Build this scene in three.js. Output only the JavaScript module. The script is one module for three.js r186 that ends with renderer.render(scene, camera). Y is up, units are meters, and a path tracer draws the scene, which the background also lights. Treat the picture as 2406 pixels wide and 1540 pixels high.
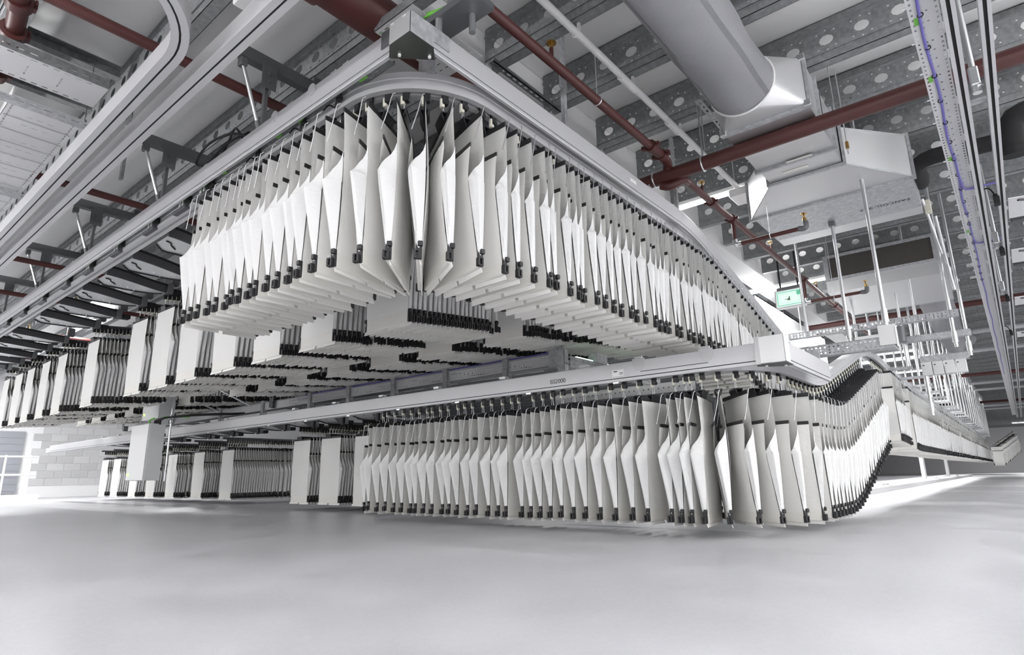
import * as THREE from 'three';
import { mergeGeometries } from 'three/addons/utils/BufferGeometryUtils.js';
import { RoundedBoxGeometry } from 'three/addons/geometries/RoundedBoxGeometry.js';
import { RectAreaLightUniformsLib } from 'three/addons/lights/RectAreaLightUniformsLib.js';
import { FontLoader } from 'three/addons/loaders/FontLoader.js';
import { TextGeometry } from 'three/addons/geometries/TextGeometry.js';

/* ---------- camera, exposure, light ---------- */
const scene = new THREE.Scene();
scene.background = new THREE.Color(0x202225);
const camera = new THREE.PerspectiveCamera(57.07, 2406 / 1540, 0.05, 200);
{
  const m = new THREE.Matrix4().makeBasis(
    new THREE.Vector3(0.63895, -0.01635, 0.76907),
    new THREE.Vector3(-0.17309, 0.97108, 0.16444),
    new THREE.Vector3(-0.74952, -0.23819, 0.61764));
  camera.quaternion.setFromRotationMatrix(m);
  camera.position.set(0, 0.42, 0);
  camera.updateMatrixWorld();
}
const renderer = new THREE.WebGLRenderer({ antialias: true });
renderer.toneMapping = THREE.LinearToneMapping;
renderer.toneMappingExposure = 2.5;
renderer.shadowMap.enabled = true;
RectAreaLightUniformsLib.init();
const LAMP = 62;                       // luminance of a batten's diffuser
// battens: [x, z, along] mounted under the joists; first row seen, the rest out of view, placed to light pouches and ceiling
const BATTENS = [                       // x, z, relative output, upward output to light the ceiling
  [6.1, -2.4, 1, 0], [10.07, -2.4, 1, 0], [14.1, -2.4, 1.6, 0], [18.1, -2.4, 2, 0], [22.1, -2.4, 2, 0], [27, -2.4, 2, 0], [33, -2.4, 2, 0], [40, -2.4, 3, 0], [54, 0.5, 5, 0],  // last one added, out of the row, to brighten the far end
  [8, 3.2, 1.2, 0.6], [13, 3.2, 1.5, 0.6], [19, 3.2, 2, 0.6], [26, 3.2, 2, 0.6], [35, 3.2, 2, 0.6], [45, 3.2, 2, 0.6],
  [-0.8, 0.9, 0.5, 1.6], [-0.8, 4.2, 0.9, 1.6], [-0.8, -2.6, 0.3, 2], [-0.8, -6.2, 0.35, 2], [-0.8, -10, 0.6, 2], [-0.8, -14, 1.2, 1.6], [-0.8, -18, 2, 1], [2.4, -21, 2.4, 0.5],
  [3.1, 2.6, 1.2, 1.4], [3.1, 5.6, 1, 1.2], [5.6, 2.6, 1, 1],
  [3.4, -13.5, 1, 0.3], [3.4, -18, 2, 0.3], [7.5, -18.5, 2, 0.3], [10.5, -8, 1, 0.3], [16, -8, 1, 0.3], [24, -8, 1.5, 0.3],
];
// added fill lights on the two walls behind the viewer: x, z, facing
const FILL_LIGHTS = [...[-18, -13.5, -9, -4.5, 0, 4.5].map(z => [-4.96, z, 'x']), ...[-2.5, 1.5, 5.5, 9.5, 13.5].map(x => [x, 7.96, 'z'])];
const FILL_OUTPUT = 13;

/* ---------- helpers ---------- */
let seed = 7;
const rnd = () => { seed = (seed * 1664525 + 1013904223) >>> 0; return seed / 4294967296; };
const rr = (a, b) => a + (b - a) * rnd();
const V = (x, y, z) => new THREE.Vector3(x, y, z);
const ONES = ['', 'first', 'second', 'third', 'fourth', 'fifth', 'sixth', 'seventh', 'eighth', 'ninth', 'tenth', 'eleventh', 'twelfth', 'thirteenth', 'fourteenth', 'fifteenth', 'sixteenth', 'seventeenth', 'eighteenth', 'nineteenth'];
const ord = n => n < 20 ? ONES[n] : n % 10 ? ['', '', 'twenty', 'thirty', 'forty', 'fifty'][Math.floor(n / 10)] + '-' + ONES[n % 10] : ['', '', 'twentieth', 'thirtieth', 'fortieth', 'fiftieth'][n / 10];
const used = {};
function numbered(n) { const k = used[n] = (used[n] || 0) + 1; return k === 1 ? n : n + '_' + String(k - 1).padStart(3, '0'); }
function tag(o, label, category, group, kind) {
  o.userData = {};
  if (label) o.userData.label = label;
  if (category) o.userData.category = category;
  if (group) o.userData.group = group;
  if (kind) o.userData.kind = kind;
  return o;
}
function thing(name, label, category, group, pos) {
  const g = new THREE.Group(); g.name = numbered(name);
  if (pos) g.position.set(pos[0], pos[1], pos[2]);
  tag(g, label, category, group); scene.add(g); return g;
}
function boxUV(g) {
  const p = g.attributes.position, n = g.attributes.normal, uv = new Float32Array(p.count * 2);
  for (let i = 0; i < p.count; i++) {
    const ax = Math.abs(n.getX(i)), ay = Math.abs(n.getY(i)), az = Math.abs(n.getZ(i));
    if (ay >= ax && ay >= az) { uv[2 * i] = p.getX(i); uv[2 * i + 1] = p.getZ(i); }
    else if (ax >= az) { uv[2 * i] = p.getZ(i); uv[2 * i + 1] = p.getY(i); }
    else { uv[2 * i] = p.getX(i); uv[2 * i + 1] = p.getY(i); }
  }
  g.setAttribute('uv', new THREE.BufferAttribute(uv, 2));
}
function norm(g) {                                  // non-indexed, position + normal + uv only
  let q = g.index ? g.toNonIndexed() : g;
  const out = new THREE.BufferGeometry();
  out.setAttribute('position', q.attributes.position);
  out.setAttribute('normal', q.attributes.normal);
  boxUV(out); return out;
}
const merge = gs => gs.length === 1 ? norm(gs[0]) : mergeGeometries(gs.map(norm), false);
function mesh(name, gs, mat, parent) {
  const g = Array.isArray(gs) ? merge(gs) : norm(gs);
  const m = new THREE.Mesh(g, mat); m.name = parent && parent !== scene ? name : numbered(name);
  m.castShadow = m.receiveShadow = true;
  (parent || scene).add(m); return m;
}
function shared(name, geo, mat, parent) {            // geo already normalised, shared between meshes
  const m = new THREE.Mesh(geo, mat); m.name = name; m.castShadow = m.receiveShadow = true; parent.add(m); return m;
}
const solo = (name, label, cat, group, gs, mat) => tag(mesh(name, gs, mat), label, cat, group);
function struct(name, gs, mat) { return tag(mesh(name, gs, mat), null, null, null, 'structure'); }
function box(w, h, d, x = 0, y = 0, z = 0, ry = 0, rx = 0, rz = 0) {
  const g = new THREE.BoxGeometry(w, h, d);
  if (rx) g.rotateX(rx); if (rz) g.rotateZ(rz); if (ry) g.rotateY(ry);
  return g.translate(x, y, z);
}
const span = (x0, x1, y0, y1, z0, z1) => box(x1 - x0, y1 - y0, z1 - z0, (x0 + x1) / 2, (y0 + y1) / 2, (z0 + z1) / 2);
function rbox(w, h, d, r, x = 0, y = 0, z = 0) { return new RoundedBoxGeometry(w, h, d, 1, r).translate(x, y, z); }
function cyl(a, b, r, seg = 10, r2 = r) {
  const A = V(...a), B = V(...b), d = B.clone().sub(A), L = d.length();
  const g = new THREE.CylinderGeometry(r2, r, L, seg);
  g.applyQuaternion(new THREE.Quaternion().setFromUnitVectors(V(0, 1, 0), d.normalize()));
  return g.translate((A.x + B.x) / 2, (A.y + B.y) / 2, (A.z + B.z) / 2);
}
function tube(pts, r, seg = 6, n) {
  const c = new THREE.CatmullRomCurve3(pts.map(p => V(...p)), false, 'centripetal');
  return new THREE.TubeGeometry(c, n || pts.length * 5, r, seg, false);
}
// sweep a profile [[right, up], ...] (counter-clockwise) along points; up stays vertical
function sweep(profile, path, caps = true) {
  const n = path.length, m = profile.length, pos = [], idx = [];
  const P = path.map(p => V(...p)), R = [];
  for (let i = 0; i < n; i++) {
    const t = P[Math.min(n - 1, i + 1)].clone().sub(P[Math.max(0, i - 1)]); t.y = 0; t.normalize();
    R.push(V(-t.z, 0, t.x));
  }
  for (let k = 0; k < m; k++) {
    const a = profile[k], b = profile[(k + 1) % m], base = pos.length / 3;
    for (let i = 0; i < n; i++) for (const q of [a, b]) pos.push(P[i].x + R[i].x * q[0], P[i].y + q[1], P[i].z + R[i].z * q[0]);
    for (let i = 0; i < n - 1; i++) { const o = base + 2 * i; idx.push(o, o + 2, o + 1, o + 1, o + 2, o + 3); }
  }
  if (caps) {
    const tri = THREE.ShapeUtils.triangulateShape(profile.map(q => new THREE.Vector2(q[0], q[1])), []);
    for (const i of [0, n - 1]) {
      const base = pos.length / 3;
      for (const q of profile) pos.push(P[i].x + R[i].x * q[0], P[i].y + q[1], P[i].z + R[i].z * q[0]);
      for (const t of tri) i ? idx.push(base + t[0], base + t[2], base + t[1]) : idx.push(base + t[0], base + t[1], base + t[2]);
    }
  }
  const g = new THREE.BufferGeometry();
  g.setAttribute('position', new THREE.Float32BufferAttribute(pos, 3)); g.setIndex(idx); g.computeVertexNormals(); return g;
}
const rect = (r0, r1, u0, u1) => [[r0, u0], [r1, u0], [r1, u1], [r0, u1]];
function grid(nu, nv, f) {                         // open surface f(u, v) -> [x, y, z]
  const pos = [], idx = [];
  for (let j = 0; j <= nv; j++) for (let i = 0; i <= nu; i++) pos.push(...f(i / nu, j / nv));
  for (let j = 0; j < nv; j++) for (let i = 0; i < nu; i++) { const a = j * (nu + 1) + i; idx.push(a, a + 1, a + nu + 1, a + 1, a + nu + 2, a + nu + 1); }
  const g = new THREE.BufferGeometry();
  g.setAttribute('position', new THREE.Float32BufferAttribute(pos, 3)); g.setIndex(idx); g.computeVertexNormals(); return g;
}
// flat plate L x W x t in the XY plane, origin at its corner, with holes [x, y, hx, hy, kind] (kind 1 = ellipse)
function plate(L, W, t, holes = [], seg = 12) {
  const s = new THREE.Shape([new THREE.Vector2(0, 0), new THREE.Vector2(L, 0), new THREE.Vector2(L, W), new THREE.Vector2(0, W)]);
  for (const [x, y, a, b, k] of holes) {
    const h = new THREE.Path();
    if (k) h.absellipse(x, y, a, b, 0, Math.PI * 2, true);
    else h.setFromPoints([new THREE.Vector2(x - a, y - b), new THREE.Vector2(x - a, y + b), new THREE.Vector2(x + a, y + b), new THREE.Vector2(x + a, y - b)]);
    s.holes.push(h);
  }
  return new THREE.ExtrudeGeometry(s, { depth: t, bevelEnabled: false, curveSegments: seg });
}
const frame = (g, o, ex, ey) => {                  // place plate: ex, ey axes, origin o
  const X = V(...ex), Y = V(...ey), Z = X.clone().cross(Y);
  return g.applyMatrix4(new THREE.Matrix4().makeBasis(X, Y, Z).setPosition(...o));
};

/* ---------- materials ---------- */
function noiseTex(n, f, rep, srgb) {
  const d = new Uint8Array(n * n * 4);
  for (let y = 0; y < n; y++) for (let x = 0; x < n; x++) { const v = f(x, y, n), o = (y * n + x) * 4; for (let k = 0; k < 3; k++) d[o + k] = Math.max(0, Math.min(255, Array.isArray(v) ? v[k] : v)); d[o + 3] = 255; }
  const t = new THREE.DataTexture(d, n, n); t.wrapS = t.wrapT = THREE.RepeatWrapping; t.magFilter = THREE.LinearFilter; t.minFilter = THREE.LinearMipmapLinearFilter; t.generateMipmaps = true;
  t.repeat.set(rep, rep); if (srgb) t.colorSpace = THREE.SRGBColorSpace; t.needsUpdate = true; return t;
}
function smooth(n, cells) {                        // tileable value noise
  const g = Array.from({ length: cells * cells }, rnd);
  return (x, y) => {
    const u = x / n * cells, v = y / n * cells, i = Math.floor(u), j = Math.floor(v), a = u - i, b = v - j, s = a * a * (3 - 2 * a), t = b * b * (3 - 2 * b);
    const q = (p, r) => g[(r % cells) * cells + (p % cells)];
    return (q(i, j) * (1 - s) + q(i + 1, j) * s) * (1 - t) + (q(i, j + 1) * (1 - s) + q(i + 1, j + 1) * s) * t;
  };
}
const nA = smooth(256, 8), nB = smooth(256, 24), nC = smooth(256, 64), nD = smooth(512, 6), nE = smooth(512, 90);
const clothBump = noiseTex(256, (x, y) => 90 * nA(x, y) + 50 * nB(x, y) + 40 * nC(x, y) + ((x + y) % 2 ? 12 : 0), 1.7);
const spangle = noiseTex(256, (x, y) => { const v = 205 + 35 * nB(x, y) + 15 * nC(x, y); return [v, v, v]; }, 2, true);
const floorMap = noiseTex(512, (x, y) => { const v = 236 + 12 * nD(x, y) - (rnd() < 0.03 ? rr(6, 22) : 0) + 6 * (rnd() - 0.5); return [v - 1, v - 1, v + 1]; }, 0.8, true);
const floorRough = noiseTex(512, (x, y) => 150 + 60 * nD(x, y) + 30 * nE(x, y), 0.8);
const blockBump = noiseTex(256, (x, y) => 120 + 60 * nC(x, y) + 50 * rnd(), 2);
const std = (hexOrRGB, rough, metal = 0, extra = {}) => {
  const m = new THREE.MeshStandardMaterial({ roughness: rough, metalness: metal, side: THREE.DoubleSide, ...extra });
  Array.isArray(hexOrRGB) ? m.color.setRGB(...hexOrRGB) : m.color.set(hexOrRGB); return m;
};
const M = {
  canvas: std([0.77, 0.765, 0.745], 0.95, 0, { bumpMap: clothBump, bumpScale: 0.004 }),
  gusset: std([0.74, 0.74, 0.735], 0.95, 0, { bumpMap: clothBump, bumpScale: 0.006 }),
  band: std([0.76, 0.745, 0.70], 0.8, 0, { bumpMap: clothBump, bumpScale: 0.001 }),
  strip: std([0.84, 0.83, 0.80], 0.6),
  black: std([0.016, 0.016, 0.018], 0.45),
  blackCloth: std([0.02, 0.02, 0.021], 0.9),
  cream: std([0.70, 0.68, 0.58], 0.5),
  wire: std([0.62, 0.62, 0.63], 0.35, 0.8),
  alu: std([0.56, 0.56, 0.575], 0.42, 0.25),
  aluDark: std([0.10, 0.10, 0.11], 0.5, 0.2),
  galv: std([0.30, 0.31, 0.32], 0.5, 0.55, { map: spangle }),
  galvLight: std([0.57, 0.58, 0.60], 0.42, 0.3, { map: spangle }),
  joist: std([0.31, 0.32, 0.33], 0.6, 0.2, { map: spangle }),
  trayWhite: std([0.66, 0.66, 0.67], 0.45, 0.15),
  steelGrey: std([0.17, 0.175, 0.185], 0.45, 0.5),
  armDark: std([0.075, 0.075, 0.085], 0.5, 0.1),
  chrome: std([0.66, 0.66, 0.67], 0.42, 0.85),
  darkSteel: std([0.20, 0.21, 0.20], 0.32, 0.9),
  deckSilver: std([0.62, 0.63, 0.65], 0.35, 0.45),
  zinc: std([0.74, 0.75, 0.76], 0.28, 0.9),
  red: std([0.078, 0.022, 0.020], 0.42),
  brass: std([0.42, 0.27, 0.10], 0.3, 1),
  white: std([0.78, 0.78, 0.78], 0.5),
  ceil: std([0.80, 0.80, 0.795], 0.7),
  wallWhite: std([0.72, 0.72, 0.73], 0.8),
  block: std([0.55, 0.55, 0.56], 0.95, 0, { bumpMap: blockBump, bumpScale: 0.003 }),
  mortar: std([0.78, 0.78, 0.79], 0.95),
  floor: std([0.57, 0.57, 0.585], 0.5, 0, { map: floorMap, roughnessMap: floorRough }),
  duct: std([0.27, 0.27, 0.285], 0.9, 0, { bumpMap: clothBump, bumpScale: 0.004 }),
  plateGrey: std([0.52, 0.52, 0.53], 0.4, 0.3),
  boxGrey: std([0.68, 0.69, 0.69], 0.45),
  filter: std([0.075, 0.068, 0.062], 0.95, 0, { bumpMap: clothBump, bumpScale: 0.01 }),
  purple: std([0.16, 0.14, 0.46], 0.5),
  green: std([0.16, 0.50, 0.06], 0.5),
  orange: std([0.65, 0.18, 0.03], 0.5),
  rubber: std([0.012, 0.012, 0.013], 0.8),
  print: std([0.05, 0.05, 0.055], 0.7),
  doorGrey: std([0.30, 0.31, 0.34], 0.6),
  lamp: new THREE.MeshStandardMaterial({ color: 0xffffff, emissive: 0xffffff, emissiveIntensity: 4 }),
  led: new THREE.MeshStandardMaterial({ color: 0xeaffea, emissive: new THREE.Color(0.75, 1, 0.8), emissiveIntensity: 2.5 }),
  greenLed: new THREE.MeshStandardMaterial({ color: 0x9aff40, emissive: new THREE.Color(0.4, 1, 0.1), emissiveIntensity: 2 }),
};

/* ---------- building shell ---------- */
const XW = [-5, 62], ZW = [-23.3, 8], CEIL = 3.76;
struct('floor', span(XW[0] - .3, XW[1] + .3, -0.3, 0, ZW[0] - .3, ZW[1] + .3), M.floor);
const ceiling = new THREE.Group(); ceiling.name = 'ceiling'; tag(ceiling, null, null, null, 'structure'); scene.add(ceiling);
mesh('deck', span(XW[0] - .3, XW[1] + .3, CEIL, CEIL + 0.3, ZW[0] - .3, ZW[1] + .3), M.ceil, ceiling);
struct('wall_right', span(XW[0] - .3, XW[1] + .3, 0, CEIL, ZW[1], ZW[1] + .3), M.wallWhite);
struct('wall_back', span(XW[0] - .3, XW[0], 0, CEIL, ZW[0], ZW[1]), M.wallWhite);
struct('wall_far', span(XW[1], XW[1] + .3, 0, CEIL, ZW[0], ZW[1]), M.wallWhite);
{
  const w = new THREE.Group(); w.name = 'wall_left'; tag(w, null, null, null, 'structure'); scene.add(w);
  mesh('mortar_bed', span(XW[0] - .3, XW[1] + .3, 0, CEIL, ZW[0] - .3, ZW[0]), M.mortar, w);
  const bg = [0, 1, 2].map(k => norm(rbox(0.438, 0.214, 0.03, 0.004)));
  const bm = [0.50, 0.54, 0.58].map(v => std([v, v, v * 1.01], 0.95, 0, { bumpMap: blockBump, bumpScale: 0.003 }));
  for (let r = 0; r < 9; r++) for (let c = 0; c < 16; c++) {
    const x = 3.95 + c * 0.448 + (r % 2) * 0.224, y = 0.45 + r * 0.225;
    if (x < 5.1 && y < 2.05) continue;
    const b = shared('concrete_block', bg[0], bm[Math.floor(rnd() * 3)], w); b.position.set(x, y, ZW[0]);
  }
}
struct('baseboard_left', span(4.9, XW[1], 0, 0.30, ZW[0] + 0.01, ZW[0] + 0.18), M.white);
{ // joists on both sides of the white main beam
  const X0 = [1.30, 2.15, 2.95, 3.69, 4.54, 5.34, 6.14, 6.94, 7.74, 8.54, 9.34, 10.14, 10.94, 11.74];
  for (let x = 12.6; x < 61; x += 0.85) X0.push(x);
  X0.unshift(0.45, -0.4, -1.25, -2.1, -2.95, -3.8);
  const web = (L, fine) => {
    const h = [];
    for (let x = 0.16; x < L - 0.1; x += 0.236) {
      h.push([x, 0.17, 0.05, 0.042, 1]);
      if (fine) for (const [dx, dy] of [[-0.06, 0.065], [0, 0.082], [0.06, 0.065], [-0.06, -0.065], [0, -0.082], [0.06, -0.065]]) h.push([x + dx, 0.17 + dy, 0.0075, 0.0075, 1]);
    }
    return plate(L, 0.35, 0.004, h, fine ? 5 : 6);
  };
  const make = (z0, z1, fine, holes) => {
    const L = z1 - z0, gs = [];
    gs.push(frame(holes ? web(L, fine) : plate(L, 0.35, 0.004), [0, 3.4, z1], [0, 0, -1], [0, 1, 0]));
    gs.push(span(0, 0.085, 3.40, 3.404, z0, z1), span(0, 0.085, 3.746, 3.75, z0, z1));
    gs.push(span(0.081, 0.085, 3.40, 3.425, z0, z1));
    gs.push(box(0.016, 0.004, L, -0.006, 3.472, (z0 + z1) / 2, 0, 0, 0.5), box(0.016, 0.004, L, -0.006, 3.672, (z0 + z1) / 2, 0, 0, -0.5));
    return merge(gs);
  };
  const rN = make(-2.65, 2.6, true, true), rM = make(-2.65, 2.6, false, true), rF = make(-2.65, 7.9, false, false), rB = make(2.6, 7.9, false, false);
  const lN = make(-9.5, -3.05, true, true), lM = make(-23.2, -9.5, false, true), lF = make(-23.2, -3.05, false, false);
  X0.forEach((x, i) => {
    const near = x > 0.2 && x < 6.5, mid = x > 0.2 && x < 13;
    const put = g => { const m = shared('joist', g, M.joist, ceiling); m.position.x = x; };
    if (mid) { put(near ? rN : rM); put(rB); } else put(rF);
    if (x > 0.2 && x < 4) { put(lN); put(lM); } else put(lF);
  });
  mesh('main_beam', [span(-4.9, 61.9, 3.38, 3.755, -3.02, -2.68)], M.white, ceiling);
  for (const z of [-5.0, -5.66, -8.2, -11, -14, -18]) mesh('purlin', [span(-4.8, 1.25, 3.5, 3.6, z - 0.035, z - 0.03), span(-4.8, 1.25, 3.5, 3.505, z - 0.03, z + 0.035), span(-4.8, 1.25, 3.595, 3.6, z - 0.03, z + 0.035)], M.joist, ceiling);
}
struct('door_1', [span(2.2, 4.85, 0.13, 1.95, ZW[0] + 0.005, ZW[0] + 0.06), ...[...Array(9)].map((_, i) => span(2.25, 4.8, 0.2 + i * 0.195, 0.211 + i * 0.195, ZW[0] + 0.06, ZW[0] + 0.07))], M.doorGrey);

/* ---------- lamps ---------- */
BATTENS.forEach(([x, z, out, up], i) => {
  const where = i < 9 ? `white batten light in the row over the long right-hand conveyor, ${ord(i + 1)} from the corner` : i < 15 ? `unseen batten light over the open floor on the far right, ${ord(i - 8)} along` : i < 23 ? `unseen batten light over the aisle left of the viewer, ${ord(i - 14)} along` : `unseen batten light, placed to light the right side and storage hall, ${ord(i - 22)} of its set`;
  const Y = up >= 1 ? 2.70 : 3.33;               // unseen pendant rows hang lower, so their upward light reaches the ceiling
  const t = thing('batten_light', where, 'light', null, [x, Y, z]);
  mesh('housing', [rbox(0.07, 0.05, 1.5, 0.01, 0, 0.035, 0)], M.white, t);
  mesh('diffuser', [rbox(0.08, 0.03, 1.46, 0.012, 0, 0, 0)], M.lamp, t);
  for (const dz of [-0.5, 0.5]) mesh('stem', [cyl([0, 0.05, dz], [0, 3.76 - Y, dz], 0.006, 6)], M.zinc, t);
  const L = new THREE.RectAreaLight(0xffffff, LAMP * out, 0.1, 1.46);
  L.position.set(x, Y - 0.022, z); L.lookAt(x, 0, z); scene.add(L);
  if (up) { const U = new THREE.RectAreaLight(0xffffff, LAMP * up, 0.1, 1.46); U.position.set(x, Y + 0.065, z); U.lookAt(x, 9, z); scene.add(U); }  // unseen lamps only: upward light placed to brighten ceiling and joists
});
FILL_LIGHTS.forEach(([x, z, f], i) => {  // added fixtures, fill light for faces turned to the viewer
  const t = thing('added_wall_light', f === 'x' ? `added fill light on the wall behind the viewer at left, ${ord(i + 1)} along` : `added fill light on the wall behind the viewer at right, ${ord(i - 5)} along`, 'light', null, [x, 1.9, z]);
  const w = f === 'x' ? [0.05, 0.3, 2.0] : [2.0, 0.3, 0.05];
  mesh('housing', [rbox(w[0] + 0.02, w[1] + 0.03, w[2] + 0.02, 0.01)], M.white, t);
  mesh('diffuser', [rbox(f === 'x' ? 0.03 : 1.96, 0.27, f === 'x' ? 1.96 : 0.03, 0.01, f === 'x' ? 0.03 : 0, 0, f === 'x' ? 0 : -0.03)], M.lamp, t);
  const L = new THREE.RectAreaLight(0xffffff, FILL_OUTPUT, 1.96, 0.27);
  L.position.set(x + (f === 'x' ? 0.06 : 0), 1.9, z - (f === 'z' ? 0.06 : 0)); L.lookAt(f === 'x' ? x + 5 : x, 1.9, f === 'z' ? z - 5 : z); scene.add(L);
});

/* ---------- the pouch ---------- */
const H = 0.86;
function pouchParts(k) {                            // k: { w, open, out, wob, s }
  const { open, out, s } = k, W = k.w; const a = [];
  const wob = (u, v) => k.wob * (Math.sin(u * 5 + s * 3) * Math.sin(v * 4 + s) + 0.5 * Math.sin(u * 11 + s * 7));
  const fz = t => {                                 // front panel offset at depth t (0.20 .. 0.84 m)
    const A = open * 0.055, B = open * 0.074;
    if (t < 0.42) return A + (B - A) * (t - 0.20) / 0.22;
    const q = (t - 0.42) / 0.40; return Math.max(0.022, B + (0.022 - B) * Math.min(1, q));
  };
  const bulge = t => -open * 0.03 * Math.sin(Math.PI * Math.min(1, t / 0.8)) * (t < 0.8 ? 1 : 0);
  a.push(['back_panel', M.canvas, [grid(8, 12, (u, v) => [(u * 2 - 1) * W, -v * H, bulge(v * H) * (1 - (2 * u - 1) ** 2 * 0.6) + wob(u, v) * (v > 0.04 && v < 0.9 ? 1 : 0)])]]);
  a.push(['front_panel', M.canvas, [grid(8, 10, (u, v) => { const t = 0.20 + v * 0.63; return [(u * 2 - 1) * (W - 0.004), -t, fz(t) + wob(u + 0.3, v) * (v > 0.05 && v < 0.9 ? 1.2 : 0)]; })]]);
  for (const sg of [1, -1]) {
    const eo = t => t < 0.41 ? out * Math.pow(Math.max(0, (t - 0.26) / 0.15), 2.6) : out * Math.pow(Math.max(0, 1 - (t - 0.41) / 0.40), 0.9);
    const jag = 0.3 * Math.sin(s * 9 + sg);
    const gs = [];
    const top = u => 0.25 + 0.155 * Math.pow(u, 0.75);
    for (const [t1, dx] of [[0.42, 0], [0.80, 0.004]]) gs.push(grid(6, 7, (u, v) => {
      const t0 = t1 < 0.5 ? top(u) : 0.41, t = t0 + (t1 - t0) * v, e = eo(t), f = fz(t), m = 1 - Math.abs(2 * u - 1) ** 1.3;
      const x = W + dx + m * e * (1 + jag * 0.25 * Math.sin(v * 3 + s)), z = bulge(t) * 0.4 * (1 - u) + u * f + m * open * k.fwd * (t > 0.3 ? Math.min(1, (t - 0.3) / 0.1) : 0) * Math.max(0, 1 - Math.max(0, t - 0.41) / 0.4);
      return [sg * x, -t, z];
    }));
    a.push(['side_gusset', M.gusset, gs]);
  }
  a.push(['base_band', M.band, [rbox(2 * W - 0.012, 0.085, 0.028, 0.008, 0, -H + 0.042, 0.012)]]);
  a.push(['bottom_strip', M.strip, [box(0.23, 0.026, 0.003, -0.125, -H - 0.010, 0.004, 0, 0.25), box(0.22, 0.024, 0.003, 0.125, -H - 0.009, 0.004, 0, 0.3)]]);
  a.push(['top_bar', M.black, [rbox(2 * W, 0.027, 0.011, 0.003, 0, -0.013, 0)]]);
  a.push(['pocket_bar', M.black, [rbox(2 * W - 0.01, 0.023, 0.008, 0.002, 0, -0.211, fz(0.2) + 0.001)]]);
  for (const sg of [1, -1]) a.push(['wire_stay', M.wire, [tube([[sg * 0.262, 0.004, 0], [sg * 0.272, 0.0, 0.006], [sg * 0.274, -0.1, fz(0.2) * 0.55], [sg * 0.274, -0.205, fz(0.2) + 0.004]], 0.0028, 5, 10)]]);
  for (const sg of [1, -1]) {
    const x = sg * (W + 0.004), y = -H + 0.045;
    a.push(['buckle', M.black, [rbox(0.012, 0.088, 0.030, 0.004, x - sg * 0.004, y + 0.004, 0.012), rbox(0.022, 0.026, 0.024, 0.005, x + sg * 0.006, y + 0.034, 0.006),
      rbox(0.026, 0.044, 0.012, 0.004, x + sg * 0.008, y - 0.020, 0.030), rbox(0.026, 0.044, 0.010, 0.004, x + sg * 0.008, y - 0.020, 0.010), rbox(0.024, 0.008, 0.030, 0.003, x + sg * 0.008, y - 0.038, 0.020), rbox(0.024, 0.008, 0.030, 0.003, x + sg * 0.008, y - 0.002, 0.020),
      rbox(0.008, 0.03, 0.022, 0.002, x + sg * 0.004, y - 0.02, 0.02)]]);
  }
  return a;
}
const HX = 0.045;                                    // the hook sits a little off the pouch's middle
const tagGeo = norm(mergeGeometries([
  norm(rbox(0.13, 0.052, 0.006, 0.003, HX - 0.01, 0.004, 0.016).rotateX(0.35)), norm(box(0.12, 0.006, 0.05, HX - 0.01, 0.028, 0.0)), norm(rbox(0.12, 0.05, 0.006, 0.003, HX + 0.005, 0.004, -0.014).rotateX(-0.25))]));
const hookGeos = [
  ['hook_wire', M.wire, [tube([[HX - 0.014, 0.02, 0], [HX - 0.012, 0.055, 0.002], [HX - 0.004, 0.092, 0], [HX + 0.004, 0.092, 0], [HX + 0.012, 0.055, 0.002], [HX + 0.014, 0.02, 0]], 0.0024, 5, 16)]],
  ['hook_clip', M.cream, [rbox(0.018, 0.052, 0.016, 0.004, HX, 0.112, 0.012), rbox(0.026, 0.018, 0.02, 0.004, HX, 0.094, 0.006)]],
  ['trolley', M.black, [rbox(0.022, 0.07, 0.036, 0.004, HX, 0.142, -0.008), cyl([HX - 0.016, 0.118, -0.014], [HX + 0.016, 0.118, -0.014], 0.014, 10)]],
].map(([n, m, g]) => [n, m, merge(g)]);
const KINDS = [];
for (let i = 0; i < 6; i++) KINDS.push({ w: 0.235, open: [1, 0.9, 1.1, 0.8, 1.05, 0.95][i], out: [0.058, 0.046, 0.054, 0.062, 0.044, 0.055][i], fwd: 0.026, wob: 0.005, s: i * 1.37 });
for (let i = 0; i < 6; i++) KINDS.push({ w: 0.235, open: [0.9, 0.8, 1, 0.75, 0.95, 0.85][i], out: [0.036, 0.028, 0.044, 0.032, 0.05, 0.03][i], fwd: 0.01, wob: 0.006, s: 2 + i * 1.13 });
const FLATS = [];
for (let i = 0; i < 3; i++) FLATS.push({ w: 0.215, open: 0.46 + 0.04 * i, out: 0.028 + 0.008 * i, fwd: 0.012, wob: 0.002, s: 3 + i * 1.9 });
const build = k => { const l = pouchParts(k).map(([n, m, g]) => [n, m, merge(g)]); l.push(['tag_plate', M.black, tagGeo], ...hookGeos); return l; };
const protoParts = KINDS.map(build), flatParts = FLATS.map(build);
let individuals = 0;
// top-of-pouch point [x, y, z], heading theta (pocket side = (sin, 0, cos))
function pouch(list, x, y, z, theta, label, group, tilt = 0) {
  const g = thing('canvas_pouch', label, 'pouch', group, [x, y, z]);
  g.rotation.set(0, theta, tilt, 'YXZ');
  for (const [n, m, geo] of list) shared(n, geo, m, g);
  individuals++; return g;
}
const pick = i => protoParts[(i * 7 + Math.floor(i / 3)) % 6];
const pickB = i => protoParts[6 + (i * 7 + Math.floor(i / 3)) % 6];   // runs that show their pocket side

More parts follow.
